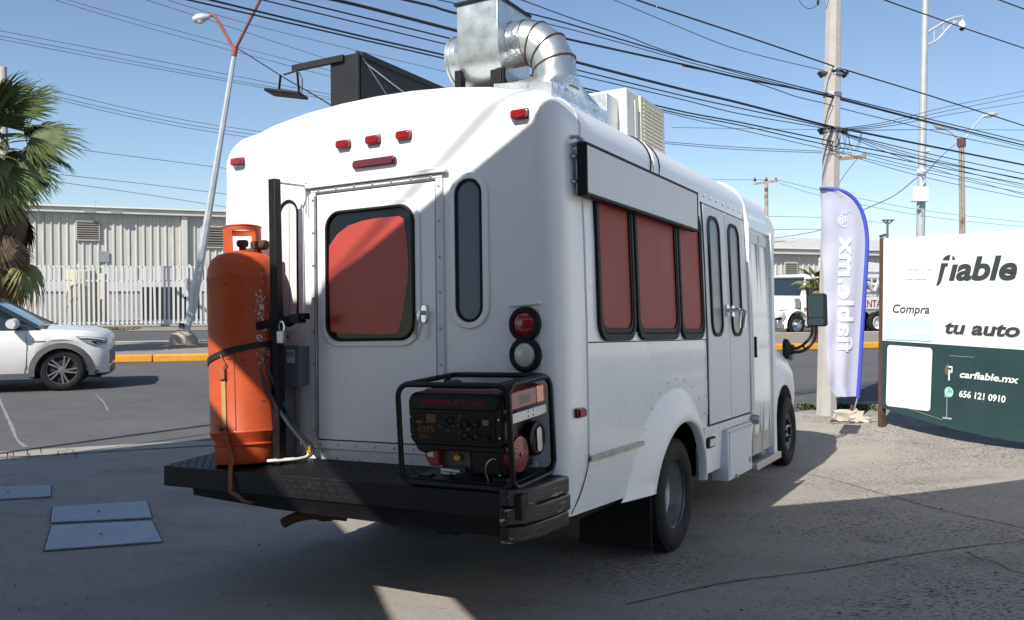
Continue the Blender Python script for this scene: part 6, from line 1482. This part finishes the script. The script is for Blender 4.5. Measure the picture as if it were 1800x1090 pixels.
# ------------------------------------------------------------------ unseen shade casters and bounce boards added behind and beside the camera
def sunproj(bx, by, H):
    """the point at height H whose shadow falls on the bus ground plane at (bx, by) in the bus frame"""
    p = BUS @ V((bx, by, 0)); k = (H-p.z)/(-SUN.z); return p-SUN*k
HC = 5.2
casters = thing('shade_caster', 'unseen slabs added behind the viewer, outlined to cast the shade on lot and bus', 'shade_slabs', loc=(0, 0, 0))  # added casters, their outlines projected back from the wanted shadow edges
def slab(name, pts, H, th=.25):
    P = [sunproj(*q, H) if len(q) == 2 else q-SUN*((H-q.z)/-SUN.z) for q in pts]; n = len(P)
    obj(name, MB().add(P+[p-SUN*(th/-SUN.z) for p in P], [tuple(range(n))[::-1], tuple(range(n, 2*n))]+[(i, (i+1) % n, n+(i+1) % n, n+i) for i in range(n)]), MT['render_wall'], casters)
slab('shade_slab', [(-1.25, 1.95), (-.34, 1.874), (1.17, 2.86), (1.40, 3.53), (3.3, 5.56), (3.8, 6.06), (3.8, .2), (2.3, -1.6), (.72, -.10), (.3, .28), (-.5, 1.03), (-1.25, 1.68)], HC)
slab('shade_slab', [(.36, -.28), (-.234, .316), (-.9, .98), gnd(470, 790), gnd(400, 767), gnd(330, 775), gnd(200, 788), gnd(0, 807), gnd(-160, 825), (-9.5, -1), (-8, -4), (2.6, -2.52)], HC)
pts = [gnd(*q)-SUN*(4.8/-SUN.z) for q in ((-120, 818), (0, 797), (190, 771), (370, 747), (520, 727))]
obj('shadow_pipe', MB().tube(pts, .05, 8), MT['pole_grey'], casters)  # pipe added out of view to cast the dark band at the left
pts = [gnd(*q)-SUN*(4.8/-SUN.z) for q in ((100, 799), (240, 781), (400, 758), (520, 742))]
obj('shadow_pipe', MB().tube(pts, .02, 8), MT['pole_grey'], casters)  # thinner pipe added for a second shadow line beside it
for q in ((-2.5, -1.6), (-6.5, -2.6), (-11, -2)): obj('column', MB().box(q[0]-.15, q[0]+.15, q[1]-.15, q[1]+.15, -.3, HC), MT['render_wall'], casters)  # unseen posts added under the shade slabs
wa_, wb_ = V((.44, 0, 2.33)), V((-.29, 0, 1.74))
pts = [BUS @ (wb_+(wa_-wb_)*t-V((.05, 1.148, -1))*7.5) for t in (-7, -3, 0, 1, 4, 9)]
tag(obj('overhead_cable', MB().tube(pts, .016, 6), MT['cable_black'], smooth=60), 'service cable dropping behind the viewer, seen only by its shadow line on the rear door', 'overhead cable', 'overhead cables')

obj('sky_block_wall', MB().box(-13, 2.2, -3.4, -3.1, -.3, 5.0), MT['render_wall'], casters)  # wall added out of view to keep low sky off the bus rear
bounce = thing('bounce_wall', 'unseen white boards added right of the view to bounce sunlight onto the bus side', 'bounce_wall', loc=SA+SD*3.2)  # added out of frame as a sunlit bounce for the bus side
rot_ = math.atan2(SD.y, SD.x); bounce.rotation_euler = (0, 0, rot_)
for i in range(5): obj('board', MB().box(i*2.0+.01, i*2.0+1.99, -.02, .02, .05, 4.2), MT['sign_white'], bounce)
for i in range(6): obj('board_post', MB().box(i*2.0-.04, i*2.0+.04, .021, .1, -.1, 4.25), MT['rust_brown'], bounce)
